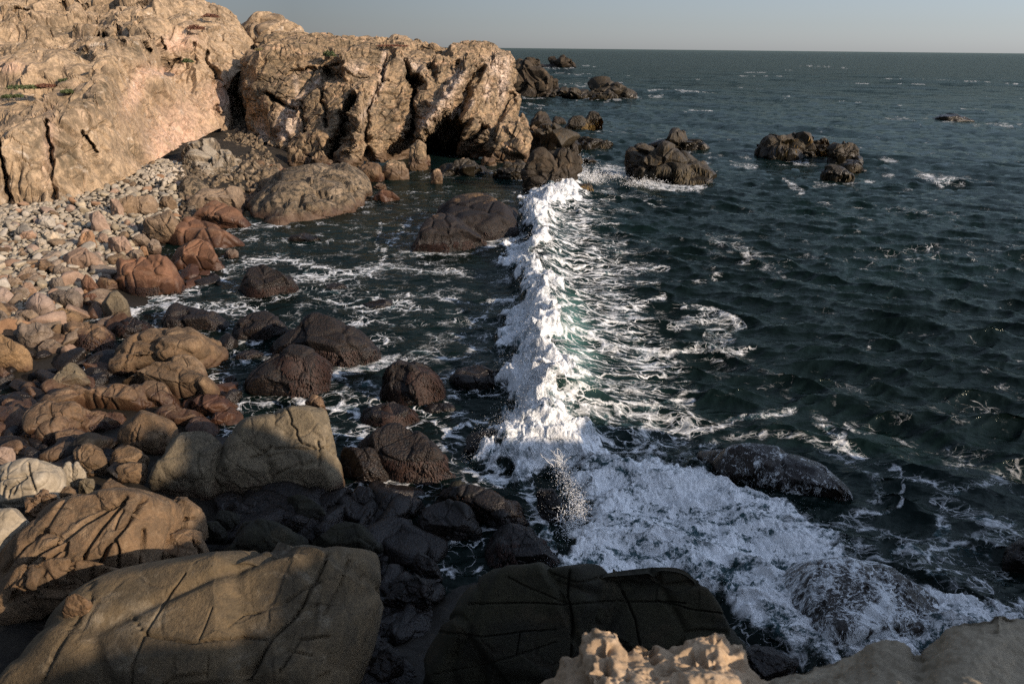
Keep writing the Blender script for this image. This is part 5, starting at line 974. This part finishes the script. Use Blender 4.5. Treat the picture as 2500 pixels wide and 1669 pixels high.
for sd, n, z0, z1, ln, wd in ((141, 5200, .0, 1.15, .13, .014), (142, 3800, .0, 1.0, .12, .013), (143, 2000, .0, .7, .1, .012), (144, 2500, .0, .6, .1, .012), (102, 1500, .0, .6, .09, .012), (126, 2600, .0, .5, .1, .012), (127, 1800, .0, .5, .1, .012), (75, 1500, .0, .45, .1, .014), (148, 1500, .0, .5, .1, .012), (140, 2500, .0, .6, .1, .013), (151, 2500, -.1, .5, .14, .018), (150, 1400, -.1, .4, .11, .014), (173, 2600, .0, 1.0, .12, .013)):
    fringe(sd, n, z0, z1, ln, wd, KR, 'weed_fringe')

# ------------------------------------------------------------------ sea
def wavetile(N, L, lmin, lmax, wdir, spread, seed, rms):
    rs = np.random.default_rng(seed); k = 2 * math.pi * np.fft.fftfreq(N, L / N); kx, ky = np.meshgrid(k, k)
    kk = np.hypot(kx, ky); kk[0, 0] = 1; lam = 2 * math.pi / kk
    cs = (kx * math.cos(wdir) + ky * math.sin(wdir)) / kk
    A = kk ** -1.75 * (0.12 + np.abs(cs) ** spread) * sstep(lmin * 0.7, lmin * 1.3, lam) * sstep(lmax * 1.3, lmax * 0.7, lam)
    A[0, 0] = 0
    S = A * (rs.normal(size=(N, N)) + 1j * rs.normal(size=(N, N)))
    h = np.fft.ifft2(S); sc = rms / h.real.std()
    dx = np.fft.ifft2(1j * S * kx / kk).real * sc; dy = np.fft.ifft2(1j * S * ky / kk).real * sc
    return np.stack([dx, dy, h.real * sc], -1).astype(f32)
def sample(T, L, x, y, rot=0.0):
    N = len(T); c, s = math.cos(rot), math.sin(rot)
    u = ((c * x + s * y) / L % 1) * N; w = ((-s * x + c * y) / L % 1) * N
    i = np.floor(u).astype(int); j = np.floor(w).astype(int); fu = (u - i)[:, None]; fw_ = (w - j)[:, None]
    i %= N; j %= N; i1 = (i + 1) % N; j1 = (j + 1) % N
    r = (T[j, i] * (1 - fu) + T[j, i1] * fu) * (1 - fw_) + (T[j1, i] * (1 - fu) + T[j1, i1] * fu) * fw_
    return np.stack([c * r[:, 0] - s * r[:, 1], s * r[:, 0] + c * r[:, 1], r[:, 2]], 1)
T1 = wavetile(512, 61.0, 0.7, 3.0, 1.15, 2.5, 1, 0.062)
T1b = wavetile(512, 47.0, 0.9, 5.0, 1.5, 3, 5, 0.075)
T2 = wavetile(512, 17.0, 0.16, 0.9, 1.35, 4, 2, 0.016)
T3 = wavetile(512, 530.0, 6.0, 70, 0.7, 5, 3, 0.24)
NR, NC = 1250, 1360
dep = np.radians(np.concatenate([np.linspace(58, 0.35, NR - 40), np.geomspace(0.33, 0.02, 40)]))
rad = H / np.tan(dep); th = np.radians(np.linspace(-47, 47, NC))
X = (rad[:, None] * np.sin(th)).ravel(); Y = (rad[:, None] * np.cos(th)).ravel(); rr = np.repeat(rad, NC)
sp = rr * rr / H * 0.0009
cove = sstep(2.0, -3.0, X - np.interp(Y, [0, 20, 60, 75, 90], [1.5, 0.5, 2.5, 3.0, -20])) * sstep(95, 70, Y)
a1 = sstep(6, 1.0, sp) * (1 - 0.72 * cove); a2 = sstep(0.9, 0.15, sp) * (1 - 0.35 * cove); a3 = (1 - 0.92 * cove) * sstep(40, 6, sp) * (0.35 + 0.65 * sstep(20, 120, Y))
D = (sample(T1, 61.0, X, Y, 0.15) + sample(T1b, 47.0, X, Y, -0.55) * (0.55 + 0.55 * sstep(-.4, .5, perlin(np.stack([X / 14, Y / 14, 0 * X], 1))))[:, None]) * a1[:, None] + sample(T2, 17.0, X, Y, 0.5) * a2[:, None] + sample(T3, 530.0, X, Y, 0.0) * a3[:, None]
base = np.stack([X, Y, 0 * X], 1)
V = base.copy(); V[:, 0] += 1.15 * D[:, 0]; V[:, 1] += 1.15 * D[:, 1]; V[:, 2] += D[:, 2]
# the breaker: crest traced at its own height
cr = [(1440,428,.25),(1400,440,.5),(1360,455,.75),(1330,480,.9),(1318,520,1.0),(1332,575,1.0),(1308,640,1.05),(1330,700,1.15),(1338,760,1.2),(1328,820,1.25),(1330,880,1.25),(1322,940,1.15),(1312,1000,1.0),(1305,1060,.7),(1310,1110,.35)]
cw = np.array([PZ(a, b, h) for a, b, h in cr]); ch = np.array([c[2] for c in cr]); o_ = np.argsort(cw[:, 1])
cy, cx, chh = cw[o_, 1], cw[o_, 0], ch[o_]
def breaker_h(X, Y):
    wob = 0.62 * fbm(np.stack([Y * 0.42, 0 * Y, 0 * Y + 4], 1), 4, 0.6)
    s = X - np.interp(Y, cy, cx) - wob; h = 0.86 * np.interp(Y, cy, chh, left=0, right=0) * np.clip(1 + 0.75 * fbm(np.stack([Y * 0.5, 0 * Y, 0 * Y], 1), 3), .35, 1.6)
    return np.where(s < 0, h * np.exp(-(s / 0.75) ** 2), h * (0.55 * np.exp(-(s / 1.1) ** 2) + 0.45 * np.exp(-(s / 3.4) ** 2))), s
near = rr < 140
bh = np.zeros(len(X)); bs = np.full(len(X), 99.0); bh[near], bs[near] = breaker_h(X[near], Y[near])
V[:, 2] += bh
# lower surf rides a little high; hollow in front of the slabs
px, py = proj(V)
W1 = [(1400,430),(1345,452),(1300,470),(1272,498),(1278,530),(1288,560),(1300,585),(1285,600),(1238,606),(1225,640),(1238,668),(1285,682),(1285,720),(1272,765),(1240,800),(1232,850),(1250,890),(1245,920),(1265,935),(1238,970),(1240,1010),(1250,1050),(1215,1110),(1225,1140),(1265,1165),(1300,1165),(1340,1150),(1480,1090),(1410,1045),(1365,1005),(1340,965),(1355,930),(1365,890),(1340,850),(1352,800),(1340,765),(1358,720),(1340,690),(1310,655),(1312,615),(1335,575),(1335,540),(1345,505),(1420,488),(1415,455)]
W2 = [(1215,1110),(1300,1040),(1400,1030),(1480,1080),(1600,1105),(1720,1145),(1800,1185),(1900,1240),(2000,1270),(2080,1330),(2150,1378),(2250,1425),(2330,1480),(2420,1500),(2500,1470),(2600,1560),(2300,1640),(2000,1660),(1900,1600),(1830,1570),(1790,1500),(1740,1470),(1700,1470),(1650,1470),(1500,1470),(1360,1420),(1385,1330),(1445,1270),(1435,1210),(1395,1150),(1340,1150),(1290,1170)]
sub = near & (py > 380)
idx = np.where(sub)[0]; bp = base[idx]
wq = np.stack([bp[:, 0], bp[:, 1], 0 * bp[:, 0]], 1)
jx = 26 * fbm(wq / 1.1, 5, 0.62); jy = 22 * fbm(wq / 1.1 + 50, 5, 0.62); sc_ = np.clip(22.0 / np.maximum(bp[:, 1], 5), 0.35, 1.6)
qx, qy = px[idx] + jx * sc_, py[idx] + jy * sc_
white = np.zeros(len(X)); wn_ = fbm(wq / 2.2 + 21, 4, 0.6) * sc_
white[idx] = np.maximum(sstep(-16, 26, sdpoly(qx, qy, W1) + 46 * wn_ + 7), 0.84 * sstep(-30, 50, sdpoly(qx, qy, W2) + 22 * wn_))
foam = np.zeros(len(X)); streak = np.zeros(len(X))
strokes = [  # (line, width, density, streaky)
 ([(1440,620),(1480,690),(1510,760),(1545,840),(1590,890)],26,.85,1), ([(1400,560),(1440,620)],24,.6,1), ([(1400,690),(1450,760),(1490,830),(1520,890)],34,.45,1), ([(1390,500),(1470,500),(1520,470)],14,.45,1),
 ([(1480,890),(1560,905),(1640,905)],14,.5,1), ([(1530,655),(1590,652),(1620,660)],14,.6,1), ([(1560,700),(1600,690),(1620,720),(1560,745)],12,.5,1), ([(1650,745),(1720,750)],10,.5,1),
 ([(1630,800),(1700,780),(1760,770),(1740,820),(1760,850)],12,.65,.4), ([(1720,760),(1770,770),(1800,795),(1780,830),(1720,835)],14,.7,.3), ([(1600,860),(1700,850),(1800,860),(1855,850)],10,.55,.6), ([(1620,880),(1750,880)],8,.45,.8),
 ([(1400,950),(1480,930),(1560,960),(1620,990),(1680,985)],16,.75,.5), ([(1400,1000),(1500,1000),(1600,1020),(1680,1040),(1560,1060)],26,.7,.4), ([(1450,940),(1420,970)],30,.6,.3), ([(1680,1060),(1780,1020),(1880,1010),(1960,1000)],10,.6,.5),
 ([(2000,1020),(2050,1080),(2130,1110),(2200,1140)],16,.55,.2), ([(2060,1040),(2150,1060),(2230,1090)],9,.4,.2), ([(1700,690),(1760,670),(1900,640)],16,.35,1), ([(1730,580),(1800,600),(1870,650)],24,.38,.6),
 ([(1590,455),(1650,460),(1720,455)],8,.8,.5), ([(1450,425),(1490,415),(1540,430),(1600,450),(1700,455)],12,.95,.4), ([(1420,430),(1470,420)],12,.95,0), ([(1430,470),(1560,475),(1620,500)],14,.5,1),
 ([(1720,390),(1800,380),(1860,400),(1760,410)],16,.5,.3), ([(1880,395),(1960,400),(2000,410)],6,.7,.6), ([(1920,440),(1960,470)],6,.8,.3), ([(1990,450),(2100,445),(2180,430)],9,.5,.7), ([(2100,360),(2130,385),(2200,400)],7,.7,.4),
 ([(2232,415),(2250,430),(2300,445),(2350,448)],9,1.0,.2), ([(2300,430),(2420,450)],8,.5,.8), ([(2110,400),(2250,410)],7,.6,.7), ([(2130,500),(2250,520),(2350,530)],9,.42,1), ([(2000,500),(2100,510)],9,.4,1),
 ([(2120,285),(2260,292),(2330,297),(2500,310)],6,.5,1), ([(2350,310),(2500,300)],5,.5,1), ([(1255,258),(1300,258),(1370,268)],6,.7,.8), ([(1430,240),(1480,245),(1560,237),(1620,235)],4,.75,.6), ([(1250,208),(1420,205),(1490,215)],4,.6,1), ([(1350,178),(1420,185),(1440,190)],3,.6,1), ([(1320,166),(1400,166),(1440,160)],2.5,.8,.6), ([(1370,220),(1430,212)],4,.6,.6),
 ([(1270,240),(1330,238)],2.5,.9,.2), ([(1390,470),(1480,500),(1560,520)],10,.4,1), ([(1905,238),(1930,236)],2.5,.9,0), ([(1950,160),(2070,166)],2.5,.6,1), ([(1500,320),(1560,330)],8,.35,1), ([(1440,380),(1520,395),(1560,420)],16,.4,1),
 # cove lace
 ([(560,560),(620,548),(700,552)],8,.5,0), ([(580,570),(650,575),(690,600)],8,.4,0), ([(560,660),(620,640),(700,630),(760,645),(820,660)],12,.72,0), ([(700,690),(760,668),(830,675),(900,668)],12,.75,0), ([(480,700),(430,720),(350,735),(330,755)],13,.85,0), ([(330,745),(420,745),(520,755),(640,760)],15,.75,0), ([(440,700),(520,680),(570,690)],8,.6,0), ([(640,735),(720,715),(800,735),(900,750)],8,.6,0),
 ([(1000,535),(975,570),(945,610),(930,650)],8,.62,0), ([(935,540),(920,590),(925,640)],6,.5,0), ([(880,660),(960,655),(1040,660),(1120,665)],14,.65,.2), ([(1000,622),(1080,618),(1160,600),(1290,575)],7,.75,.3), ([(920,720),(905,750),(960,745),(1000,740)],10,.7,0), ([(870,770),(940,755),(1010,750)],9,.65,0), ([(960,720),(1060,725),(1160,745)],6,.5,.2), ([(1180,740),(1260,725)],9,.55,.4), ([(1150,790),(1200,775)],12,.4,0), ([(1040,600),(1150,590),(1270,590)],6,.55,.3),
 ([(855,790),(920,780),(960,790)],10,.5,0), ([(880,830),(920,825),(960,840)],10,.5,0), ([(820,915),(870,900),(920,875),(960,880)],12,.95,.3), ([(960,885),(1040,860),(1120,870),(1220,850)],10,.55,.2), ([(1060,830),(1160,810),(1240,820)],10,.4,.2), ([(1000,790),(1060,760)],10,.35,0),
 ([(820,990),(860,1000),(890,1040),(880,1090),(900,1110)],11,.85,0), ([(830,1020),(880,1030)],9,.6,0), ([(800,1070),(860,1065)],6,.6,0), ([(1010,995),(1060,1010),(1100,1050),(1140,1080),(1180,1110)],12,.75,0), ([(1080,1060),(1150,1030),(1220,1015)],9,.6,0), ([(1140,960),(1200,930),(1240,925)],9,.5,0), ([(1130,1130),(1180,1165),(1240,1175),(1290,1180)],13,.95,0), ([(1290,1180),(1300,1230),(1320,1290),(1330,1330),(1350,1360)],14,1.0,0), ([(1170,1110),(1220,1140)],12,.8,0),
 # lower right
 ([(2080,1130),(2200,1170),(2330,1200),(2440,1160)],20,.45,.2), ([(2280,1230),(2400,1260),(2480,1290)],18,.5,.2), ([(2200,1330),(2330,1350),(2440,1400)],30,.55,.2), ([(2320,1280),(2300,1380),(2400,1440)],26,.6,.1), ([(2080,1300),(2200,1310),(2280,1330)],8,.5,.6), ([(1560,1100),(1650,1080),(1720,1090)],14,.5,.3), ([(1720,1130),(1830,1140),(1960,1135)],12,.6,.8), ([(1580,1040),(1680,1050)],22,.5,.2), ([(2050,1265),(2120,1255),(2190,1210),(2220,1150)],7,.6,.6), ([(2420,1320),(2500,1300)],20,.6,.2),
]
kx_, ky_ = px + 0, py + 0
fi = np.where(rr < 900)[0]
wq = np.stack([base[fi, 0], base[fi, 1], 0 * fi], 1); sj = np.clip(26.0 / np.maximum(base[fi, 1], 5), 0.06, 1.6)
ox, oy = px[fi] + 22 * sj * fbm(wq / 1.6 + 7, 3), py[fi] + 14 * sj * fbm(wq / 1.6 + 70, 3)
for pts, w, dn, stq in strokes:
    w = w * 1.3
    a = np.array(pts); m = (ox > a[:, 0].min() - 4 * w) & (ox < a[:, 0].max() + 4 * w) & (oy > a[:, 1].min() - 4 * w) & (oy < a[:, 1].max() + 4 * w)
    ii = np.where(m)[0]; g = dn * np.exp(-(polydist(ox[ii], oy[ii], pts) / w) ** 2); t = fi[ii]
    streak[t] = np.where(g > foam[t], stq, streak[t]); foam[t] = np.maximum(foam[t], g)
# foam collars where rocks meet water
for cx_, cy_, ra, rb in WATER_ROCKS:
    m = np.where((np.abs(X - cx_) < 2.2 * ra + 1) & (np.abs(Y - cy_) < 2.2 * rb + 1.5))[0]
    if len(m):
        d = np.hypot((X[m] - cx_) / (ra + .15), (Y[m] - cy_) / (rb + .2)); g = 0.42 * np.exp(-((d - 1.05) / (0.12 + 0.25 / (ra + 0.5))) ** 2); foam[m] = np.maximum(foam[m], g)
# faint background lace and whitecaps far out
foam = np.maximum(foam, (0.20 + 0.1 * sstep(-.2, .6, perlin(base / 9.0))) * (rr < 120) + 0.09 * cove * (rr < 70))
back = np.where((bs > 0) & (bs < 6) & near, 0.64 * np.exp(-((bs - 1.2) / 4.0) ** 2) * np.clip(np.interp(Y, cy, chh, left=0, right=0), 0, 1), 0)
streak = np.where(back > foam, 1.0, streak); foam = np.maximum(foam, back)
fn_ = sstep(-.25, .35, fbm(np.stack([X / 2.6, Y / 5.5, 0 * X], 1), 3)); foam = foam * (1 - sstep(45, 90, Y) * (1 - fn_))
caps = sstep(0.5, 0.66, D[:, 2] / 0.32 * 0.5 + 0.35 * perlin(base / 17.0)) * sstep(60, 140, Y) * (1 - cove)
foam = np.maximum(foam, 0.75 * caps * fn_)
# churned white water stands up in billows
wi = np.where(white > 0.02)[0]; q = np.stack([V[wi, 0], V[wi, 1], V[wi, 2] * 1.3], 1)
bil = lambda s, o: np.abs(perlin(q / s + o)) * 2.2
lump = 0.20 * bil(1.5, 3) + 0.10 * bil(0.55, 9) + 0.055 * bil(0.22, 17) + 0.035 * bil(0.1, 29)
fall = np.clip(26.0 / np.maximum(V[wi, 1], 4), 0.4, 1.2)
V[wi, 2] += white[wi] ** 1.2 * (0.12 + lump) * np.where(V[wi, 1] > 16, 1.0, 0.85)
V[wi, 0] += white[wi] * 0.10 * perlin(q / 0.3 + 40); V[wi, 1] += white[wi] * 0.10 * perlin(q / 0.3 + 80)
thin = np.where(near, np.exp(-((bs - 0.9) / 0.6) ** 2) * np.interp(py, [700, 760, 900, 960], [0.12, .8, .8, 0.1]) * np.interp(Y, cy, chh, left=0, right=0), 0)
F = gridfaces(NR, NC)
wf = white[F].mean(1); isw = wf > 0.55
# ---- water and foam material
def water_mat(name):
    s = NT(name); geo = s.n('ShaderNodeNewGeometry'); P = geo.outputs['Position']
    fo = s.attr('foam'); wh = s.attr('white'); st = s.attr('streak'); tn = s.attr('thin')
    n1 = s.noise(P, 0.9, 6, 0.6, 0.6).outputs[0]; n2 = s.noise(P, 5.0, 5, 0.65).outputs[0]
    iso = s.warp(s.warp(P, 0.55, 1.5), 2.2, 0.4)
    aniso = s.vmap(s.warp(s.warp(P, 0.5, 0.9), 2.5, 0.22), (0.42, 2.1, 0.8), (0, 0, 0.12))
    def lace(vec, a, b):
        e1 = s.voro(vec, a, 'DISTANCE_TO_EDGE').outputs['Distance']; e2 = s.voro(vec, b, 'DISTANCE_TO_EDGE').outputs['Distance']
        t = s.math('MULTIPLY', s.math('POWER', fo, 1.6), s.range(n1, 0.3, 0.7, 0.04, 0.24))
        m1 = s.math('SUBTRACT', 1.0, s.math('DIVIDE', e1, s.math('ADD', t, 0.012)), clamp=True)
        m2 = s.math('SUBTRACT', 1.0, s.math('DIVIDE', e2, s.math('ADD', s.math('MULTIPLY', t, 0.8), 0.008)), clamp=True)
        return s.math('MAXIMUM', m1, s.math('MULTIPLY', m2, 0.85))
    la = s.n('ShaderNodeMix', data_type='FLOAT'); s.l(st, la.inputs[0]); s.l(lace(iso, 0.9, 2.6), la.inputs[2]); s.l(lace(aniso, 1.0, 2.7), la.inputs[3])
    pres = s.range(s.math('ADD', fo, s.math('MULTIPLY', s.math('SUBTRACT', n1, 0.5), 0.9)), 0.30, 0.52)
    lacef = s.math('MULTIPLY', la.outputs[0], pres)
    lacef = s.math('MULTIPLY', lacef, s.range(n2, 0.32, 0.6, 0.45, 1.0))
    solid = s.range(s.math('ADD', fo, s.math('MULTIPLY', s.math('SUBTRACT', n2, 0.5), 1.2)), 0.85, 1.25)
    big = s.noise(P, 0.75, 8, 0.7, 1.4).outputs[0]
    whm = s.range(s.math('ADD', wh, s.math('MULTIPLY', s.math('SUBTRACT', big, 0.5), 1.6)), 0.38, 0.72)
    fm = s.math('MAXIMUM', s.math('MAXIMUM', s.math('POWER', lacef, 0.7), solid), whm, clamp=True)
    # water body
    sx = s.n('ShaderNodeSeparateXYZ'); s.l(P, sx.inputs[0])
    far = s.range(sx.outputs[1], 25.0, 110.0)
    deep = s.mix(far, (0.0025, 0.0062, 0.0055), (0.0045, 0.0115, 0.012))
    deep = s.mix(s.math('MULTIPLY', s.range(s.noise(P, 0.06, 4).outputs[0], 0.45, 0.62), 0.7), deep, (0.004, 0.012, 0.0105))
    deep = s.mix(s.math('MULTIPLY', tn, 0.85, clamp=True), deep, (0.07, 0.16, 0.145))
    halo = s.range(s.math('ADD', fo, s.math('MULTIPLY', s.math('SUBTRACT', n1, 0.5), 0.8)), 0.35, 1.0)
    deep = s.mix(s.math('MULTIPLY', halo, 0.13), deep, (0.05, 0.10, 0.10))
    pw = s.warp(s.warp(P, 0.7, 0.9), 2.6, 0.25); wis = None
    for sc_, w_, am_ in ((1.1, 0.16, 0.8), (2.6, 0.14, 0.9), (6.5, 0.14, 0.8), (15.0, 0.16, 0.35)):
        r_ = s.range(s.math('ABSOLUTE', s.math('SUBTRACT', s.noise(pw, sc_, 4, 0.6, 0.4).outputs[0], 0.5)), 0.0, w_, am_, 0.0)
        wis = r_ if wis is None else s.math('ADD', wis, r_)
    wis = s.math('ADD', wis, s.math('MULTIPLY', s.math('SUBTRACT', big, 0.5), 5.5))
    flow = s.noise(s.vmap(s.warp(P, 0.6, 0.7), (0.55, 2.6, 1.0), (0, 0, 0.55)), 1.0, 6, 0.62, 0.5).outputs[0]
    wis = s.math('ADD', wis, s.math('MULTIPLY', s.math('SUBTRACT', flow, 0.5), 6.5))
    wcol = s.mix(s.range(wis, 0.45, 2.0), (0.055, 0.10, 0.11), (0.90, 0.92, 0.93))
    wcol = s.mix(s.math('MULTIPLY', s.range(wh, 0.87, 0.97), 0.5), wcol, (0.74, 0.765, 0.78))  # foam painted brighter in the shaded surf, duller on the sunlit breaker
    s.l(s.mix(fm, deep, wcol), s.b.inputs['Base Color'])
    s.l(s.range(fm, 0.0, 0.5, 0.08, 0.8), s.b.inputs['Roughness'])
    s.b.inputs['IOR'].default_value = 1.33; s.b.inputs['Specular IOR Level'].default_value = 0.0
    rip = s.noise(s.vmap(P, (1.0, 1.5, 1.0), (0, 0, 0.6)), 2.4, 7, 0.62, 0.3).outputs[0]
    rfar = s.noise(s.vmap(P, (0.5, 1.4, 1.0), (0, 0, 0.35)), 0.45, 4, 0.6, 0.4).outputs[0]
    h = s.math('MULTIPLY', rip, s.range(sx.outputs[1], 20.0, 160.0, 0.05, 0.03))
    h = s.math('MULTIPLY_ADD', rfar, s.range(sx.outputs[1], 30.0, 300.0, 0.1, 0.9), h)
    h = s.math('MULTIPLY_ADD', fm, 0.035, h)
    h = s.math('ADD', h, s.math('ADD', s.math('MULTIPLY', s.math('MULTIPLY', s.noise(P, 8.0, 3, 0.6).outputs[0], wh), 0.07), s.math('MULTIPLY', s.math('MULTIPLY', wis, wh), 0.014)))
    bp = s.n('ShaderNodeBump'); bp.inputs['Strength'].default_value = 0.9; bp.inputs['Distance'].default_value = 1.0
    s.l(h, bp.inputs['Height']); s.l(bp.outputs[0], s.b.inputs['Normal'])
    gl = s.n('ShaderNodeBsdfGlossy'); gl.inputs['Color'].default_value = (0.90, 1.0, 0.92, 1); gl.inputs['Roughness'].default_value = 0.07; s.l(bp.outputs[0], gl.inputs['Normal'])
    lw = s.n('ShaderNodeLayerWeight'); lw.inputs['Blend'].default_value = 0.5; s.l(bp.outputs[0], lw.inputs['Normal'])
    fr = s.math('MULTIPLY_ADD', s.math('POWER', lw.outputs['Facing'], 4.4), 0.33, 0.012)      # mean reflectance of a ruffled sea
    fr = s.math('MULTIPLY', fr, s.math('SUBTRACT', 1.0, fm, clamp=True))
    mxs = s.n('ShaderNodeMixShader'); s.l(fr, mxs.inputs[0]); s.l(s.b.outputs[0], mxs.inputs[1]); s.l(gl.outputs[0], mxs.inputs[2]); s.l(mxs.outputs[0], s.out.inputs['Surface'])
    return s.m
WM = water_mat('sea_water')
def submesh(name, sel):
    fs = F[sel]; u, inv = np.unique(fs, return_inverse=True)
    return mkmesh(name, V[u], inv.reshape(-1, 4)[:, ::-1], WM, attrs=dict(foam=foam[u], white=white[u], streak=streak[u], thin=thin[u]))
mkobj('sea', submesh('sea', ~isw), 'dark teal sea with wind chop and lacy foam', 'sea', kind='structure')
mkobj('breaking_wave', submesh('breaking_wave', isw), 'white breaking wave running from the splash boulder down to the churning surf', 'wave', kind='stuff')

# ------------------------------------------------------------------ spray
s_ = NT('spray_water'); s_.b.inputs['Base Color'].default_value = (0.85, 0.87, 0.88, 1); s_.b.inputs['Roughness'].default_value = 0.5
OV = np.array([(1,0,0),(-1,0,0),(0,1,0),(0,-1,0),(0,0,1),(0,0,-1)], float); OF = np.array([(0,2,4),(2,1,4),(1,3,4),(3,0,4),(2,0,5),(1,2,5),(3,1,5),(0,3,5)])
def droplets(name, P, r, label):
    n = len(P); v = (P[:, None, :] + OV[None] * r[:, None, None] * rng.uniform(.6, 1.4, (n, 6, 1))).reshape(-1, 3)
    f = (OF[None] + 6 * np.arange(n)[:, None, None]).reshape(-1, 3); mkobj(name, mkmesh(name, v, f, s_.m), label, 'spray', kind='stuff')
# feathered edges of the breaker
cand = np.where((white > 0.12) & (V[:, 1] > 9) & (V[:, 1] < 75) & (px > 1150))[0]
edge = cand[(white[cand] < 0.85)]
fro = cand[(bs[cand] < 0.4) & (bs[cand] > -1.6)]
sel = np.concatenate([rng.choice(edge, 14000), rng.choice(fro, 22000)])
P_ = V[sel] + rng.normal(size=(len(sel), 3)) * np.array([0.16, 0.16, 0.05]); cl = np.clip(0.5 + perlin(V[sel] / 0.45), 0, 1.4)
P_[:, 2] += np.abs(rng.normal(size=len(sel))) ** 1.3 * 0.17 * cl; keep = cl > 0.25
droplets('wave_spray', P_[keep], (0.003 + 0.0075 * rng.random(keep.sum()) ** 2.5) * np.clip(P_[keep, 1] / 24, .7, 2.0), 'fine white spray flying off the breaking wave')
# bright sunlit splash: threads of thrown water
th_ = []; rr_ = []
b0 = PZ(1392, 1290, -0.1)
for k in range(150):
    t0 = rng.random(); p = PZ(1360 + 70 * rng.random() + 10 * t0, 1290 - 150 * t0, 0.35 + 0.5 * rng.random()) + rng.normal(size=3) * 0.05
    d = rng.normal(size=3) + np.array([-0.2, -0.1, 0.5]); d /= np.linalg.norm(d); L = rng.uniform(.06, .28); n = int(L / 0.011)
    cvt = rng.normal(size=3) * 2.5
    for i in range(n):
        d = d + cvt * 0.011 + rng.normal(size=3) * 0.12; d /= np.linalg.norm(d); p = p + d * 0.011; th_.append(p.copy()); rr_.append(rng.uniform(.005, .013) * (1 - 0.5 * i / n))
for k in range(5200):
    u = rng.normal() * 0.33; w = rng.random()
    th_.append(PZ(1388 + 26 * math.sin(5 * w) + 46 * u, 1300 - 205 * w + 14 * rng.normal(), 0.35 + 0.8 * rng.random() * (1 - abs(u) * .6))); rr_.append(rng.uniform(.003, .011))
for k in range(500):
    th_.append(PZ(1310 + 140 * rng.random(), 1310 - 230 * rng.random(), 0.3 + 0.9 * rng.random())); rr_.append(rng.uniform(.002, .006))
for k in range(26):
    p = PZ(1345 + 45 * rng.random(), 1140, 0.9); d = np.array([-0.35 + 0.3 * rng.normal(), 0.1, 1.0]); d /= np.linalg.norm(d)
    for i in range(int(rng.uniform(14, 55))):
        d = d + rng.normal(size=3) * 0.1; d /= np.linalg.norm(d); p = p + d * 0.012; th_.append(p.copy()); rr_.append(rng.uniform(.004, .010))
droplets('sunlit_splash', np.array(th_), np.array(rr_), 'sunlit splash of water threads leaping beside the dark water trough')
# spray at the splash boulder and the wedge rock
th_ = []
for (qx_, qy_, wd, hz, n) in ((1440,440,30,1.2,2600),(1500,428,28,.9,1400),(1410,420,22,1.6,900),(1570,448,40,.5,1200)):
    g_ = PZ(qx_ + wd * rng.normal(size=n) * .6, qy_ + 5 * rng.normal(size=n), 0.2); cl = np.clip(.4 + perlin(np.stack([g_[:, 0] / .5, g_[:, 1] / 3, 0 * g_[:, 0]], 1)), 0, 1.3); g_[:, 2] += np.abs(rng.normal(size=n)) * hz * .5 * cl; th_.append(g_)
th_ = np.concatenate(th_); droplets('boulder_spray', th_, rng.uniform(.008, .03, len(th_)), 'white spray bursting against the dark two humped boulder')
